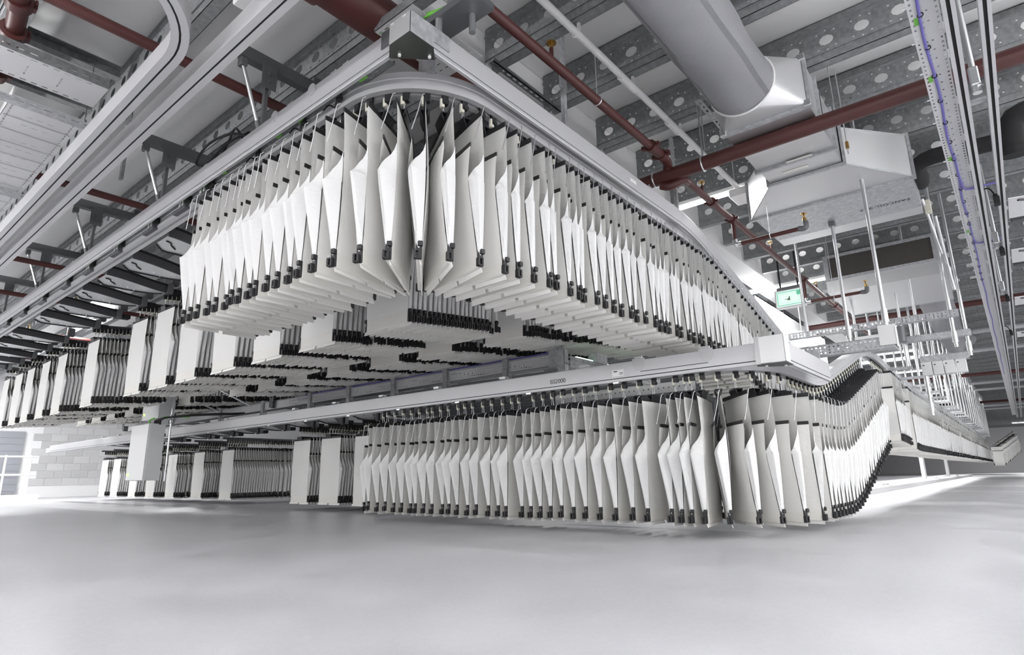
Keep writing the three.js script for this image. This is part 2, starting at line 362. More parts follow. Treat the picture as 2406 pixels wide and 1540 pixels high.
/* ---------- upper loop: rail, frame, pouches ---------- */
const yU = x => { const d = x - 4.75; return 2.25 - (d <= 0 ? 0 : d < 0.6 ? 0.26 * d * d / 1.2 : 0.26 * (d - 0.3)) ; };
const yL = x => {
  const d = x - 5.35; let y = 0.95 + (d <= 0 ? 0 : d < 0.6 ? 0.27 * d * d / 1.2 : 0.27 * (d - 0.3));
  if (x > 7.6) { const t = Math.min(1, (x - 7.6) / 0.9); y = 1.477 + 0.123 * Math.sin(t * Math.PI / 2); }
  if (x > 8.6) { const t = Math.min(1, (x - 8.6) / 2); y = 1.60 - 0.09 * (0.5 - 0.5 * Math.cos(Math.PI * t)); }
  return y;
};
const RAIL = [[-0.045, 0], [-0.012, 0], [-0.012, 0.02], [0.012, 0.02], [0.012, 0], [0.045, 0], [0.045, 0.03], [0.041, 0.033], [0.041, 0.062], [0.045, 0.065], [0.045, 0.1], [-0.045, 0.1], [-0.045, 0.065], [-0.041, 0.062], [-0.041, 0.033], [-0.045, 0.03]];
function railPath(cx, cz, r, z0, x1, yf) {          // along Z, round the bend, along X
  const p = [[cx - r, yf(0), z0], [cx - r, yf(0), cz - 0.3]];
  for (let i = 0; i <= 28; i++) { const a = Math.PI - i / 28 * Math.PI / 2; p.push([cx + r * Math.cos(a), yf(0), cz + r * Math.sin(a)]); }
  for (let x = cx + 0.15; x <= x1; x += 0.12) p.push([x, yf(x), cz + r]);
  return p;
}
const UC = [2.23, -2.52], LC = [4.63, -1.78], R0 = 0.46;
solo('guide_rail', 'upper aluminium guide rail with the curved corner, carrying the hanging pouches', 'rail', null, [sweep(RAIL, railPath(UC[0], UC[1], R0 + 0.045, -22, 8.2, x => yU(x) + 0.155))], M.alu);
solo('guide_rail', 'lower aluminium guide rail that dips and climbs beside the floor', 'rail', null, [sweep(RAIL, railPath(LC[0], LC[1], R0 + 0.045, -17.5, 36, x => yL(x) + 0.155))], M.alu);
// frame beams: main face, dark joint, lower lip
const BEAM = [[-0.011, 0.028], [0.011, 0.028], [0.011, 0.14], [0.009, 0.145], [-0.009, 0.145], [-0.011, 0.14]];
const LIP = [[-0.009, 0], [0.009, 0], [0.011, 0.004], [0.011, 0.022], [-0.011, 0.022], [-0.011, 0.004]];
const SEAM = [[-0.006, 0.02], [0.006, 0.02], [0.006, 0.03], [-0.006, 0.03]];
function beam(name, label, path, parts = {}) {
  const t = thing(name, label, 'beam');
  mesh('profile', [sweep(BEAM, path)], M.alu, t); mesh('lip', [sweep(LIP, path)], M.alu, t); mesh('joint', [sweep(SEAM, path)], M.rubber, t);
  return t;
}
const bl = beam('frame_beam', 'upper left aluminium frame beam running from the corner cover to the far left', [[1.611, 2.43, -2.0], [1.611, 2.43, -22]]);
const bp = []; for (let x = 1.70; x < 8.2; x += 0.14) bp.push([x, 2.445 - (2.25 - yU(x + 0.25)), -1.911]);
const br = beam('frame_beam', 'upper right aluminium frame beam that bends down at its far end', bp);
for (const z of [-2.75, -3.15]) mesh('end_cap', [new THREE.CylinderGeometry(0.035, 0.035, 0.012, 14).rotateZ(Math.PI / 2).translate(1.597, 2.555, z)], M.alu, bl);
for (const z of [-2.45, -2.56, -3.0, -4.1, -5.6, -7.1]) mesh('bolt', [box(0.03, 0.012, 0.05, 1.62, 2.58, z), cyl([1.62, 2.58, z], [1.62, 2.605, z], 0.006, 6)], M.zinc, bl);
for (const x of [2.15, 2.75, 3.35, 4.05]) mesh('bolt', [box(0.05, 0.02, 0.016, x, 2.598, -1.915), cyl([x - 0.01, 2.59, -1.912], [x - 0.01, 2.62, -1.912], 0.006, 6)], M.zinc, br);
mesh('label_plate', [box(0.09, 0.03, 0.002, 3.75, 2.53, -1.898)], M.white, br);
{ // corner cover
  const t = thing('corner_cover', 'galvanised sheet metal corner cover joining the two upper beams above the bend', 'cover');
  const s = new THREE.Shape([[1.541, 1.849], [1.69, 1.849], [1.755, 1.91], [1.60, 2.07], [1.541, 1.995]].map(q => new THREE.Vector2(...q)));
  mesh('base_plate', [new THREE.ExtrudeGeometry(s, { depth: 0.003, bevelEnabled: false }).rotateX(-Math.PI / 2).translate(0, 2.415, 0)], M.darkSteel, t);
  mesh('side_plate', [span(1.539, 1.542, 2.415, 2.53, -1.995, -1.852)], M.plateGrey, t);
  mesh('side_plate', [span(1.545, 1.69, 2.415, 2.53, -1.850, -1.847)], M.galvLight, t);
  mesh('top_plate', [span(1.541, 1.69, 2.527, 2.53, -1.995, -1.849)], M.plateGrey, t);
  for (const [x, y, z] of [[1.615, 2.415, -2.01], [1.72, 2.415, -1.91]]) mesh('bolt', [cyl([x, y + 0.004, z], [x, y - 0.01, z], 0.008, 8)], M.white, t);
  for (const [x, y, z] of [[1.537, 2.518, -1.975], [1.537, 2.518, -1.89]]) mesh('rivet', [box(0.004, 0.006, 0.018, x, y, z)], M.white, t);
  mesh('flange_plate', [span(1.594, 1.598, 2.49, 2.585, -2.13, -1.98)], M.steelGrey, t);
  mesh('flange_plate', [span(1.68, 1.84, 2.50, 2.585, -1.897, -1.893)], M.galvLight, t);
}
{
  const t = thing('rail_bracket', 'short galvanised channel bracket hanging the curved rail below the corner cover', 'bracket');
  mesh('channel', [span(1.872, 1.876, 2.50, 2.70, -2.16, -2.08), span(1.872, 1.91, 2.50, 2.70, -2.164, -2.16), span(1.872, 1.91, 2.50, 2.70, -2.08, -2.076)], M.galvLight, t);
  mesh('spacer_tube', [cyl([1.895, 2.50, -2.12], [1.895, 2.66, -2.12], 0.02, 12)], M.zinc, t);
  mesh('shelf', [span(1.84, 1.94, 2.695, 2.70, -2.2, -2.04)], M.steelGrey, t);
}
{ // slotted tray between beam and rail, with cables
  const hs = []; for (let z = 0.06; z < 3.3; z += 0.06) hs.push([z, 0.022 + 0.03 * (Math.round(z / 0.06) % 2), 0.018, 0.005, 0]);
  const t = thing('cable_tray', 'narrow slotted grey cable tray above the left run of pouches', 'cable tray');
  mesh('tray_floor', [frame(plate(3.4, 0.075, 0.003, hs), [1.70, 2.478, -2.15], [0, 0, -1], [-1, 0, 0])], M.galv, t);
  mesh('side_wall', [span(1.697, 1.70, 2.478, 2.50, -5.55, -2.15)], M.galv, t);
  for (const [z, c] of [[-2.36, 'green'], [-2.95, 'green'], [-3.2, 'green'], [-3.9, 'green']]) mesh('cable_stub', [rbox(0.016, 0.01, 0.06, 0.004, 1.66, 2.472, z)], M.green, t);
  for (const z of [-2.55, -2.9, -3.42, -4.05]) mesh('sensor_cable', [tube([[1.66, 2.47, z], [1.65, 2.44, z - 0.03], [1.67, 2.42, z - 0.07], [1.66, 2.45, z - 0.12], [1.65, 2.43, z - 0.16]], 0.005, 6), rbox(0.025, 0.025, 0.04, 0.006, 1.66, 2.445, z - 0.02)], M.rubber, t);
}
// upper pouches, located one by one along the rail
{
  let n = 0, k = 0;
  const left = [-2.64, -2.73, -2.85, -2.95, -3.07, -3.15, -3.26, -3.33, -3.42, -3.53, -3.64, -3.77, -3.88, -3.97];
  left.forEach((z, i) => pouch(pick(k++), 1.78, yU(0) + rr(-0.008, 0.008), z, Math.PI + rr(-0.07, 0.07),
    i === 13 ? 'cream canvas pouch at the far left end of the upper left run' : `cream canvas pouch on the upper left run, ${ord(i + 1)} after the bend`, null, rr(-0.012, 0.012)));
  const bend = [[1.52, -2.49], [1.53, -2.36], [1.59, -2.21], [1.65, -2.09], [1.76, -1.97], [1.87, -1.89], [2.02, -1.83], [2.19, -1.81]];
  bend.forEach(([x, z], i) => {
    const nx = x - UC[0], nz = z - UC[1], l = Math.hypot(nx, nz);
    pouch(pick(k++), UC[0] + nx / l * R0, yU(0), UC[1] + nz / l * R0, Math.atan2(-nz, nx) + rr(-0.05, 0.05), `cream canvas pouch fanned out on the upper bend, ${ord(i + 1)} from the left`, null, rr(-0.01, 0.01));
  });
  const right = [2.29, 2.41, 2.53, 2.60, 2.73, 2.82, 2.89, 3.01, 3.10, 3.23, 3.33, 3.43, 3.53, 3.64, 3.77, 3.87, 3.94, 4.02, 4.13, 4.21, 4.34, 4.43, 4.53, 4.60, 4.71, 4.78, 4.85, 4.94, 5.03, 5.13, 5.23, 5.33, 5.42, 5.53, 5.62, 5.72, 5.81, 5.91, 6.0, 6.1, 6.2, 6.3, 6.4, 6.49, 6.58, 6.68, 6.78, 6.88, 6.98, 7.08, 7.2, 7.3];
  right.forEach((x, i) => pouch(pickB(k++), x + 0.01, yU(x) + rr(-0.006, 0.006), UC[1] + R0, -Math.PI / 2 + rr(-0.05, 0.05),
    x > 4.9 ? `cream canvas pouch on the sloping end of the upper right run, ${ord(i - 26)} down the slope` : `cream canvas pouch on the upper right run, ${ord(i + 1)} after the bend`, null, rr(-0.012, 0.012)));
}
/* ---------- lower loop pouches ---------- */
{
  let k = 3;
  const zs = [-5.2, -5.13, -5.01, -4.88, -4.75, -4.63, -4.51, -4.44, -4.32, -4.21, -4.08, -3.99, -3.89, -3.76, -3.65, -3.52, -3.41, -3.33, -3.17, -3.07, -2.97, -2.87, -2.75, -2.65, -2.54, -2.41, -2.29, -2.16, -2.04, -1.87];
  zs.forEach((z, i) => pouch(pick(k++), 4.17, 0.95 + rr(-0.005, 0.008), z, Math.PI + rr(-0.05, 0.05), `cream canvas pouch in the front lower row by the floor, ${ord(i + 1)} from the left`, null, rr(-0.01, 0.01)));
  const bend = [[3.90, -1.79], [3.90, -1.73], [3.91, -1.62], [3.93, -1.46], [4.03, -1.31], [4.17, -1.19], [4.36, -1.10], [4.56, -1.06]];
  bend.forEach(([x, z], i) => {
    const nx = x - LC[0], nz = z - LC[1], l = Math.hypot(nx, nz);
    pouch(pick(k++), LC[0] + nx / l * R0, 0.95, LC[1] + nz / l * R0, Math.atan2(-nz, nx) + rr(-0.06, 0.06), `cream canvas pouch turning round the lower corner, ${ord(i + 1)} from the left`, null, rr(-0.01, 0.01));
  });
  const asc = [4.82, 4.93, 5.05, 5.16, 5.29, 5.41, 5.53, 5.65, 5.76, 5.87, 5.98, 6.09, 6.18, 6.29, 6.40, 6.51, 6.64, 6.76, 6.87, 6.98, 7.1, 7.21, 7.32, 7.43, 7.54, 7.66];
  asc.forEach((x, i) => pouch(pickB(k++), x, yL(x), LC[1] + R0, -Math.PI / 2 + rr(-0.04, 0.04), `cream canvas pouch on the climbing lower rail, ${ord(i + 1)} after the corner`, null, 0));
  const far = []; for (let x = 8.64; x < 9.4; x += 0.105) far.push(x); for (let x = 9.95; x < 13.6; x += 0.095) far.push(x);
  far.forEach((x, i) => pouch(pickB(k++), x, yL(x), LC[1] + R0, -Math.PI / 2 + rr(-0.03, 0.03),
    i === 0 ? 'cream canvas pouch facing the viewer at the head of the long right-hand row' : `cream canvas pouch in the long level right-hand row, ${ord(i + 1)} from the head`, null, 0));
}
/* ---------- storage lanes ---------- */
const STUFF = [];                                   // [x, y, z, theta] of pouches too deep in the lanes to pick apart
const laneZ = [-2.745, -3.53, -4.22, -4.94, -5.68, -6.32, -7.0, -8.48, -9.73, -10.5, -11.3, -12.0, -12.8].map(z => z * 1.0546 - 0.222);
const laneY = x => 2.245 + 0.09 * (x - 2.455);
laneZ.forEach((z, li) => {
  const nShow = li === 0 ? 18 : li === 6 ? 9 : li === 7 ? 6 : li < 5 ? 6 : li < 9 ? 4 : 2;
  const xs = []; for (let i = 0; i < 20; i++) xs.push(2.47 + i * 0.044);
  for (let x = 3.68; x < (li < 6 ? 6.05 : 5.7); x += 0.044) xs.push(x);
  xs.forEach((x, i) => {
    if (i < nShow) pouch(flatParts[(i + li) % 3], x, laneY(x), z, Math.PI / 2 + rr(-0.02, 0.02),
      i === 0 ? `cream pouch facing out at the head of the ${ord(li + 1)} upper storage lane from the right`
        : `cream pouch packed in the ${ord(li + 1)} upper lane from the right, ${ord(i + 1)} from its head`, null, 0);
    else STUFF.push([x, laneY(x), z, Math.PI / 2]);
  });
  solo('storage_rail', `dark sloping storage rail over the ${ord(li + 1)} upper lane from the right`, 'rail', null, [cyl([2.42, laneY(2.42) + 0.19, z - 0.045], [6.1, laneY(6.1) + 0.19, z - 0.045], 0.022, 6)], M.armDark);
});
const lowZ = [-6.1, -6.85, -7.55, -10.75, -11.9, -13.1, -14.1, -15.1, -16.2, -17.0];
lowZ.forEach((z, li) => {
  const zc = z - 0.222, yt = 0.965;
  const X0 = li < 3 ? 4.75 : 5.25, n = li === 3 ? 34 : 22;
  for (let i = 0; i < n; i++) {
    const x = X0 + i * 0.045;
    if (li > 0 && (li === 3 ? i < 16 : i < (li < 4 ? 6 : 3))) pouch(flatParts[(i + li) % 3], x, yt, zc, Math.PI / 2 + rr(-0.02, 0.02),
      i === 0 ? `cream pouch facing out at the end of the ${ord(li + 1)} lower storage lane near the floor` : `cream pouch packed in the ${ord(li + 1)} lower storage lane, ${ord(i + 1)} from its end`, null, 0);
    else STUFF.push([x, yt, zc, Math.PI / 2]);
  }
  solo('storage_rail', `dark storage rail over the ${ord(li + 1)} lower lane behind the front row`, 'rail', null, [cyl([X0 - 0.1, yt + 0.19, zc - 0.05], [X0 + n * 0.045 + 0.2, yt + 0.19, zc - 0.05], 0.022, 6)], M.armDark);
});
for (let x = 13.6; x < 35; x += 0.095) STUFF.push([x, yL(x), LC[1] + R0, -Math.PI / 2]);
for (let i = 0; i < 160; i++) STUFF.push([15 + i * 0.07, 0.95, -5.2, Math.PI / 2]);
for (let i = 0; i < 14; i++) STUFF.push([36 + i * 0.3, 1.35 + 0.05 * i, -0.9 + i * 0.05, -1.1]);
{ // the rest of the pouches, instanced
  const cols = new Map([[M.canvas, [0.77, 0.765, 0.745]], [M.gusset, [0.74, 0.74, 0.735]], [M.band, [0.76, 0.745, 0.70]], [M.strip, [0.84, 0.83, 0.80]], [M.black, [0.016, 0.016, 0.018]], [M.cream, [0.70, 0.68, 0.58]], [M.wire, [0.5, 0.5, 0.5]]]);
  const gs = flatParts[1].map(([n, m, g]) => { const q = g.clone(), c = cols.get(m), a = new Float32Array(q.attributes.position.count * 3); for (let i = 0; i < a.length; i += 3) { a[i] = c[0]; a[i + 1] = c[1]; a[i + 2] = c[2]; } q.setAttribute('color', new THREE.BufferAttribute(a, 3)); return q; });
  const geo = mergeGeometries(gs, false);
  const im = new THREE.InstancedMesh(geo, new THREE.MeshStandardMaterial({ vertexColors: true, roughness: 0.85, side: THREE.DoubleSide }), STUFF.length);
  const o = new THREE.Object3D();
  STUFF.forEach(([x, y, z, th], i) => { o.position.set(x, y + rr(-0.007, 0.007), z + rr(-0.008, 0.008)); o.rotation.set(rr(-0.015, 0.015), th + rr(-0.05, 0.05), rr(-0.01, 0.01)); o.updateMatrix(); im.setMatrixAt(i, o.matrix); });
  im.name = 'packed_pouches'; im.castShadow = im.receiveShadow = true;
  tag(im, 'cream canvas pouches packed tightly in the depth of the storage lanes', 'pouches', null, 'stuff'); scene.add(im);
}
console.log('individual pouches', individuals, 'stuff', STUFF.length);

/* ---------- switch units feeding the lanes ---------- */
function switchUnit(x0, z0, x1, z1, y, label, big) {
  const t = thing('switch_unit', label, 'switch unit');
  const S = u => { const s = u * u * (3 - 2 * u); return [x0 + (x1 - x0) * u, y, z0 + (z1 - z0) * (0.35 * u + 0.65 * s)]; };
  const path = []; for (let i = 0; i <= 14; i++) path.push(S(i / 14));
  mesh('side_guard', [sweep(rect(-0.006, 0.006, 0, 0.078), path)], M.armDark, t);
  mesh('gasket', [sweep(rect(-0.02, 0.012, 0.078, 0.098), path)], M.rubber, t);
  // silver deck below, a lens beside the guard
  const pts = []; for (let i = 0; i <= 14; i++) { const p = S(i / 14); pts.push([p[0], p[2]]); }
  const far = []; for (let i = 14; i >= 0; i--) { const u = i / 14, p = S(u); const w = 0.05 + 0.36 * Math.pow(1 - u, 0.7) * (0.55 + 0.45 * Math.min(1, u * 6)); far.push([p[0] - 0.06 * u, p[2] - w]); }
  const sh = new THREE.Shape([...pts, ...far].map(q => new THREE.Vector2(q[0], -q[1])));
  mesh('deck', [new THREE.ExtrudeGeometry(sh, { depth: 0.006, bevelEnabled: false }).rotateX(-Math.PI / 2).translate(0, y + 0.004, 0)], M.deckSilver, t);
  mesh('edge_strip', [sweep(rect(-0.003, 0.003, -0.008, 0.014), far.map(q => [q[0], y, q[1]]))], M.rubber, t);
  const q = S(0.42), r = S(0.66), e = S(1);
  const ang = Math.atan2(-(S(0.5)[2] - S(0.4)[2]), S(0.5)[0] - S(0.4)[0]);
  mesh('label_plate', [box(0.06, 0.03, 0.002, q[0] - 0.008, y + 0.05, q[2] - 0.008, ang)], M.white, t);
  mesh('label_plate', [box(0.03, 0.02, 0.002, r[0] - 0.008, y + 0.05, r[2] - 0.008, ang)], M.white, t);
  mesh('pivot_boss', [cyl([e[0] - 0.03, y - 0.012, e[2] - 0.02], [e[0] - 0.03, y + 0.1, e[2] - 0.02], 0.022, 12)], M.steelGrey, t);
  mesh('end_block', [rbox(0.06, 0.11, 0.08, 0.006, e[0], y + 0.05, e[2])], M.steelGrey, t);
  mesh('rail_bridge', [rbox(0.16, 0.05, 0.10, 0.006, e[0] + 0.05, y + 0.03, e[2] - 0.03)], M.rubber, t);
  mesh('guide_slot', [tube([[x0 + 0.03, y - 0.001, z0 - 0.12], [x0 + 0.07, y - 0.001, z0 - 0.14], [x0 + 0.10, y - 0.001, z0 - 0.20], [x0 + 0.16, y - 0.001, z0 - 0.27]], 0.006, 5)], M.rubber, t);
  for (const [a, b] of [[0.10, 0.08], [0.28, 0.2], [0.36, 0.27]]) mesh('screw', [cyl([x0 + a, y + 0.004, z0 - b - 0.08], [x0 + a, y - 0.006, z0 - b - 0.08], 0.006, 6)], M.white, t);
  if (big) {
    mesh('drive_housing', [rbox(0.08, 0.12, 0.07, 0.008, e[0] + 0.06, y + 0.17, e[2] - 0.05)], M.steelGrey, t);
    mesh('warning_mark', [box(0.002, 0.03, 0.03, e[0] + 0.019, y + 0.18, e[2] - 0.05)], M.orange, t);
  }
  return t;
}
laneZ.forEach((z, i) => { if (i > 1) switchUnit(1.80, z + 0.27, 2.46, z + 0.05, 2.395, `dark curved switch arm with silver deck feeding the ${ord(i + 1)} upper lane from the right`, true); });
switchUnit(1.80, -8.40 + 0.27, 2.46, -8.40 + 0.05, 2.395, 'dark curved switch arm with silver deck feeding the empty lane among the upper lanes', true);
[-5.5, -6.1, -6.85, -7.55, -8.3, -9.1, -9.9, -10.75, -11.9, -13.1, -14.1].forEach((z, i) => switchUnit(4.17, z + 0.55, 4.9, z - 0.15, 1.13, `dark lower switch arm under the front beam, ${ord(i + 1)} from the right`, false));
// sensor heads along the left rail
[-4.2, -4.55, -5.14, -5.9, -6.65, -7.35, -8.2, -9.0, -9.8, -10.6].forEach((z, i) => {
  const t = thing('sensor_head', `black sensor block with tiny green light on the upper left rail, ${ord(i + 1)} from the pouches`, 'sensor', null, [1.665, 2.44, z]);
  mesh('body', [rbox(0.035, 0.05, 0.10, 0.005, 0, 0, 0), rbox(0.04, 0.02, 0.22, 0.005, 0.0, -0.035, -0.05)], M.armDark, t);
  mesh('mast', [rbox(0.03, 0.10, 0.045, 0.004, 0.0, 0.045, 0.08)], M.rubber, t);
  mesh('window', [box(0.004, 0.035, 0.03, -0.02, 0.0, -0.03), box(0.004, 0.035, 0.02, -0.02, 0.0, 0.02)], M.white, t);
  mesh('indicator_light', [new THREE.SphereGeometry(0.006, 6, 5).translate(-0.02, 0.035, 0.02)], M.greenLed, t);
  mesh('lead', [tube([[0, 0.09, 0.08], [-0.01, 0.13, 0.10], [0.02, 0.13, 0.16], [0.02, 0.09, 0.2]], 0.006, 6)], M.rubber, t);
});

/* ---------- lower front frame ---------- */
{
  const t = beam('frame_beam', 'long lower front beam marked 032000 above the row of pouches', [[4.041, 1.098, -1.16], [4.041, 1.098, -17.0]]);
  const font = await new FontLoader().loadAsync('fonts/droid/droid_sans_regular.typeface.json');
  const tg = new TextGeometry('032000', { font, size: 0.034, depth: 0.001, curveSegments: 4 });
  tg.rotateY(-Math.PI / 2).translate(4.0285, 1.148, -2.92); mesh('printed_number', [tg], M.print, t);
  mesh('label_plate', [box(0.002, 0.05, 0.10, 4.029, 1.165, -2.28)], M.white, t);
  mesh('label_print', [box(0.002, 0.008, 0.03, 4.0275, 1.178, -2.30), box(0.002, 0.004, 0.03, 4.0275, 1.165, -2.25), box(0.002, 0.004, 0.03, 4.0275, 1.155, -2.25)], M.print, t);
  mesh('face_joint', [box(0.002, 0.004, 0.52, 4.0295, 1.155, -1.83)], M.rubber, t);
  for (const z of [-2.1, -1.58]) { const s = new THREE.Shape([[-0.05, 0.05], [0.05, 0.05], [0.05, 0.0], [0.03, -0.035], [-0.03, -0.035], [-0.05, 0]].map(q => new THREE.Vector2(...q))); mesh('joint_plate', [new THREE.ExtrudeGeometry(s, { depth: 0.004, bevelEnabled: false }).rotateY(-Math.PI / 2).translate(4.029, 1.205, z), cyl([4.03, 1.262, z - 0.03], [4.03, 1.262, z + 0.03], 0.01, 8)], M.plateGrey, t); }
  for (let i = 0; i < 14; i++) mesh('clip', [box(0.05, 0.02, 0.07, 4.06, 1.262, -2.6 - i * 0.85), box(0.01, 0.012, 0.05, 4.03, 1.092, -2.3 - i * 0.85)], M.zinc, t);
  beam('frame_beam', 'short lower beam running right from the corner box over the dipping rail', [[4.12, 1.098, -1.081], [5.25, 1.098, -1.081]]);
  const c = thing('corner_cover', 'white corner box at the right end of the lower front beam', 'cover');
  mesh('side_plate', [span(4.018, 4.022, 1.10, 1.275, -1.22, -1.06)], M.white, c);
  mesh('side_plate', [span(4.018, 4.12, 1.10, 1.275, -1.062, -1.058)], M.white, c);
  mesh('end_band', [span(4.012, 4.02, 1.095, 1.28, -1.245, -1.215)], M.plateGrey, c);
  mesh('top_plate', [span(4.02, 4.12, 1.272, 1.276, -1.22, -1.06)], M.white, c);
  const s = new THREE.Shape([[4.018, 1.058], [4.18, 1.058], [4.20, 1.12], [4.09, 1.26], [4.018, 1.245]].map(q => new THREE.Vector2(...q)));
  mesh('base_plate', [new THREE.ExtrudeGeometry(s, { depth: 0.003, bevelEnabled: false }).rotateX(-Math.PI / 2).translate(0, 1.094, 0)], M.steelGrey, c);
  for (const [x, z] of [[4.08, -1.2], [4.15, -1.1]]) mesh('bolt', [cyl([x, 1.094, z], [x, 1.084, z], 0.009, 8)], M.white, c);
}
function perforated(L, W, rows, pitch, r, N = 1e9) { const h = []; for (let x = pitch; x < L - pitch && h.length < N; x += pitch) for (const [f, k] of rows) if (Math.round(x / pitch) % k === 0) h.push([x, W * f, r, r, 1]); return plate(L, W, 0.002, h, 4); }
{ // perforated cable channel behind the front beam
  const t = thing('cable_channel', 'long perforated grey cable channel with purple cable above the lower front beam', 'cable channel');
  const N = 4.6;
  mesh('side_wall', [frame(perforated(N, 0.10, [[0.25, 1], [0.5, 2], [0.75, 1]], 0.028, 0.0065), [4.42, 1.385, -3.0], [0, 0, -1], [0, 1, 0])], M.trayWhite, t);
  mesh('side_wall', [span(4.418, 4.422, 1.385, 1.485, -13.5, -7.6)], M.trayWhite, t);
  mesh('floor_plate', [span(4.42, 4.55, 1.383, 1.387, -13.5, -3.0)], M.galv, t);
  mesh('rim', [sweep(rect(-0.012, 0.012, 0, 0.012), [[4.42, 1.485, -3.0], [4.42, 1.485, -13.5]])], M.galvLight, t);
  for (const [r, u, d] of [[0.008, 1.512, 0], [0.006, 1.508, 0.02], [0.007, 1.515, 0.035]]) {
    const p = []; for (let z = -3.05; z > -7.4; z -= 0.35) p.push([4.43 + d + rr(-0.008, 0.008), u + rr(-0.006, 0.006), z]); mesh('cable', [tube(p, r, 6)], M.purple, t);
  }
  for (const z of [-3.72, -4.55, -5.4, -6.25, -7.1, -8.3, -9.6]) {
    const b = new THREE.Group();
    mesh('angle_bracket', [frame(plate(0.32, 0.07, 0.003, [0.05, 0.11, 0.20, 0.26].flatMap(y => [[y, 0.035, 0.006, 0.018, 0]])), [4.395, 1.20, z - 0.035], [0, 1, 0], [0, 0, 1]), frame(plate(0.32, 0.06, 0.003, [0.06, 0.14, 0.22].flatMap(y => [[y, 0.03, 0.006, 0.015, 0]])), [4.395, 1.20, z + 0.035], [0, 1, 0], [1, 0, 0])], M.galvLight, t);
  }
}
{
  const t = thing('strut_channel', 'perforated cross channel with a bright edge strip behind the front beam', 'channel');
  mesh('side_wall', [frame(perforated(1.7, 0.10, [[0.3, 1], [0.7, 1]], 0.03, 0.006), [4.25, 1.31, -2.86], [1, 0, 0], [0, 1, 0])], M.galvLight, t);
  mesh('flange', [span(4.25, 5.95, 1.308, 1.312, -2.92, -2.86), span(4.25, 5.95, 1.408, 1.412, -2.92, -2.86)], M.galvLight, t);
  mesh('light_strip', [span(4.35, 4.62, 1.413, 1.419, -2.875, -2.86), span(4.85, 5.6, 1.413, 1.419, -2.875, -2.86)], M.led, t);
  mesh('joint_sleeve', [rbox(0.2, 0.09, 0.09, 0.006, 4.75, 1.45, -2.89)], M.galvLight, t);
  const p = thing('strut_post', 'short galvanised post with slotted plate at the corner of the cable channels', 'post');
  mesh('post', [span(4.28, 4.30, 1.33, 1.72, -3.04, -2.96), span(4.28, 4.34, 1.33, 1.72, -2.965, -2.96)], M.galvLight, p);
  mesh('foot_plate', [rbox(0.012, 0.16, 0.10, 0.003, 4.27, 1.42, -3.05)], M.galvLight, p);
  mesh('tube_end', [new THREE.TorusGeometry(0.025, 0.008, 6, 14).rotateY(0.7).translate(4.27, 1.68, -3.08)], M.zinc, p);
  const a = thing('angle_bracket', 'tall slotted angle bracket joining cross channel and front beam', 'bracket');
  mesh('leg', [frame(plate(0.26, 0.07, 0.003, [[0.05, 0.035, 0.006, 0.018, 0], [0.12, 0.035, 0.006, 0.018, 0], [0.20, 0.035, 0.006, 0.018, 0]]), [4.16, 1.20, -2.93], [0, 1, 0], [0, 0, 1])], M.galvLight, a);
  mesh('leg', [frame(plate(0.26, 0.06, 0.003, [[0.05, 0.03, 0.006, 0.018, 0], [0.14, 0.03, 0.006, 0.018, 0]]), [4.16, 1.20, -2.86], [0, 1, 0], [1, 0, 0])], M.galvLight, a);
  const q = thing('strut_channel', 'white perforated channel low behind the front pouches near the corner', 'channel');
  mesh('side_wall', [frame(perforated(1.5, 0.09, [[0.5, 1]], 0.05, 0.008), [5.05, 1.12, -2.1], [0, 0, -1], [0, 1, 0])], M.white, q);
  mesh('flange', [span(5.05, 5.11, 1.208, 1.212, -3.6, -2.1)], M.white, q);
}
{ // dark end brackets of the channel on the left
  for (const [z, l] of [[-8.0, 'dark slotted end bracket standing on the cable channel below the upper lanes'], [-13.6, 'dark slotted end bracket at the far left end of the cable channel'], [-11.4, 'dark slotted bracket near the left end of the cable channel']]) {
    const t = thing('channel_bracket', l, 'bracket');
    mesh('upright', [frame(plate(0.30, 0.10, 0.004, [0.06, 0.14, 0.22].map(y => [y, 0.05, 0.008, 0.02, 0])), [4.36, 1.40, z - 0.05], [0, 1, 0], [0, 0, 1])], M.steelGrey, t);
    mesh('arm', [frame(perforated(0.7, 0.10, [[0.5, 1]], 0.05, 0.008), [4.36, 1.39, z], [1, 0, 0], [0, 1, 0])], M.steelGrey, t);
  }
}

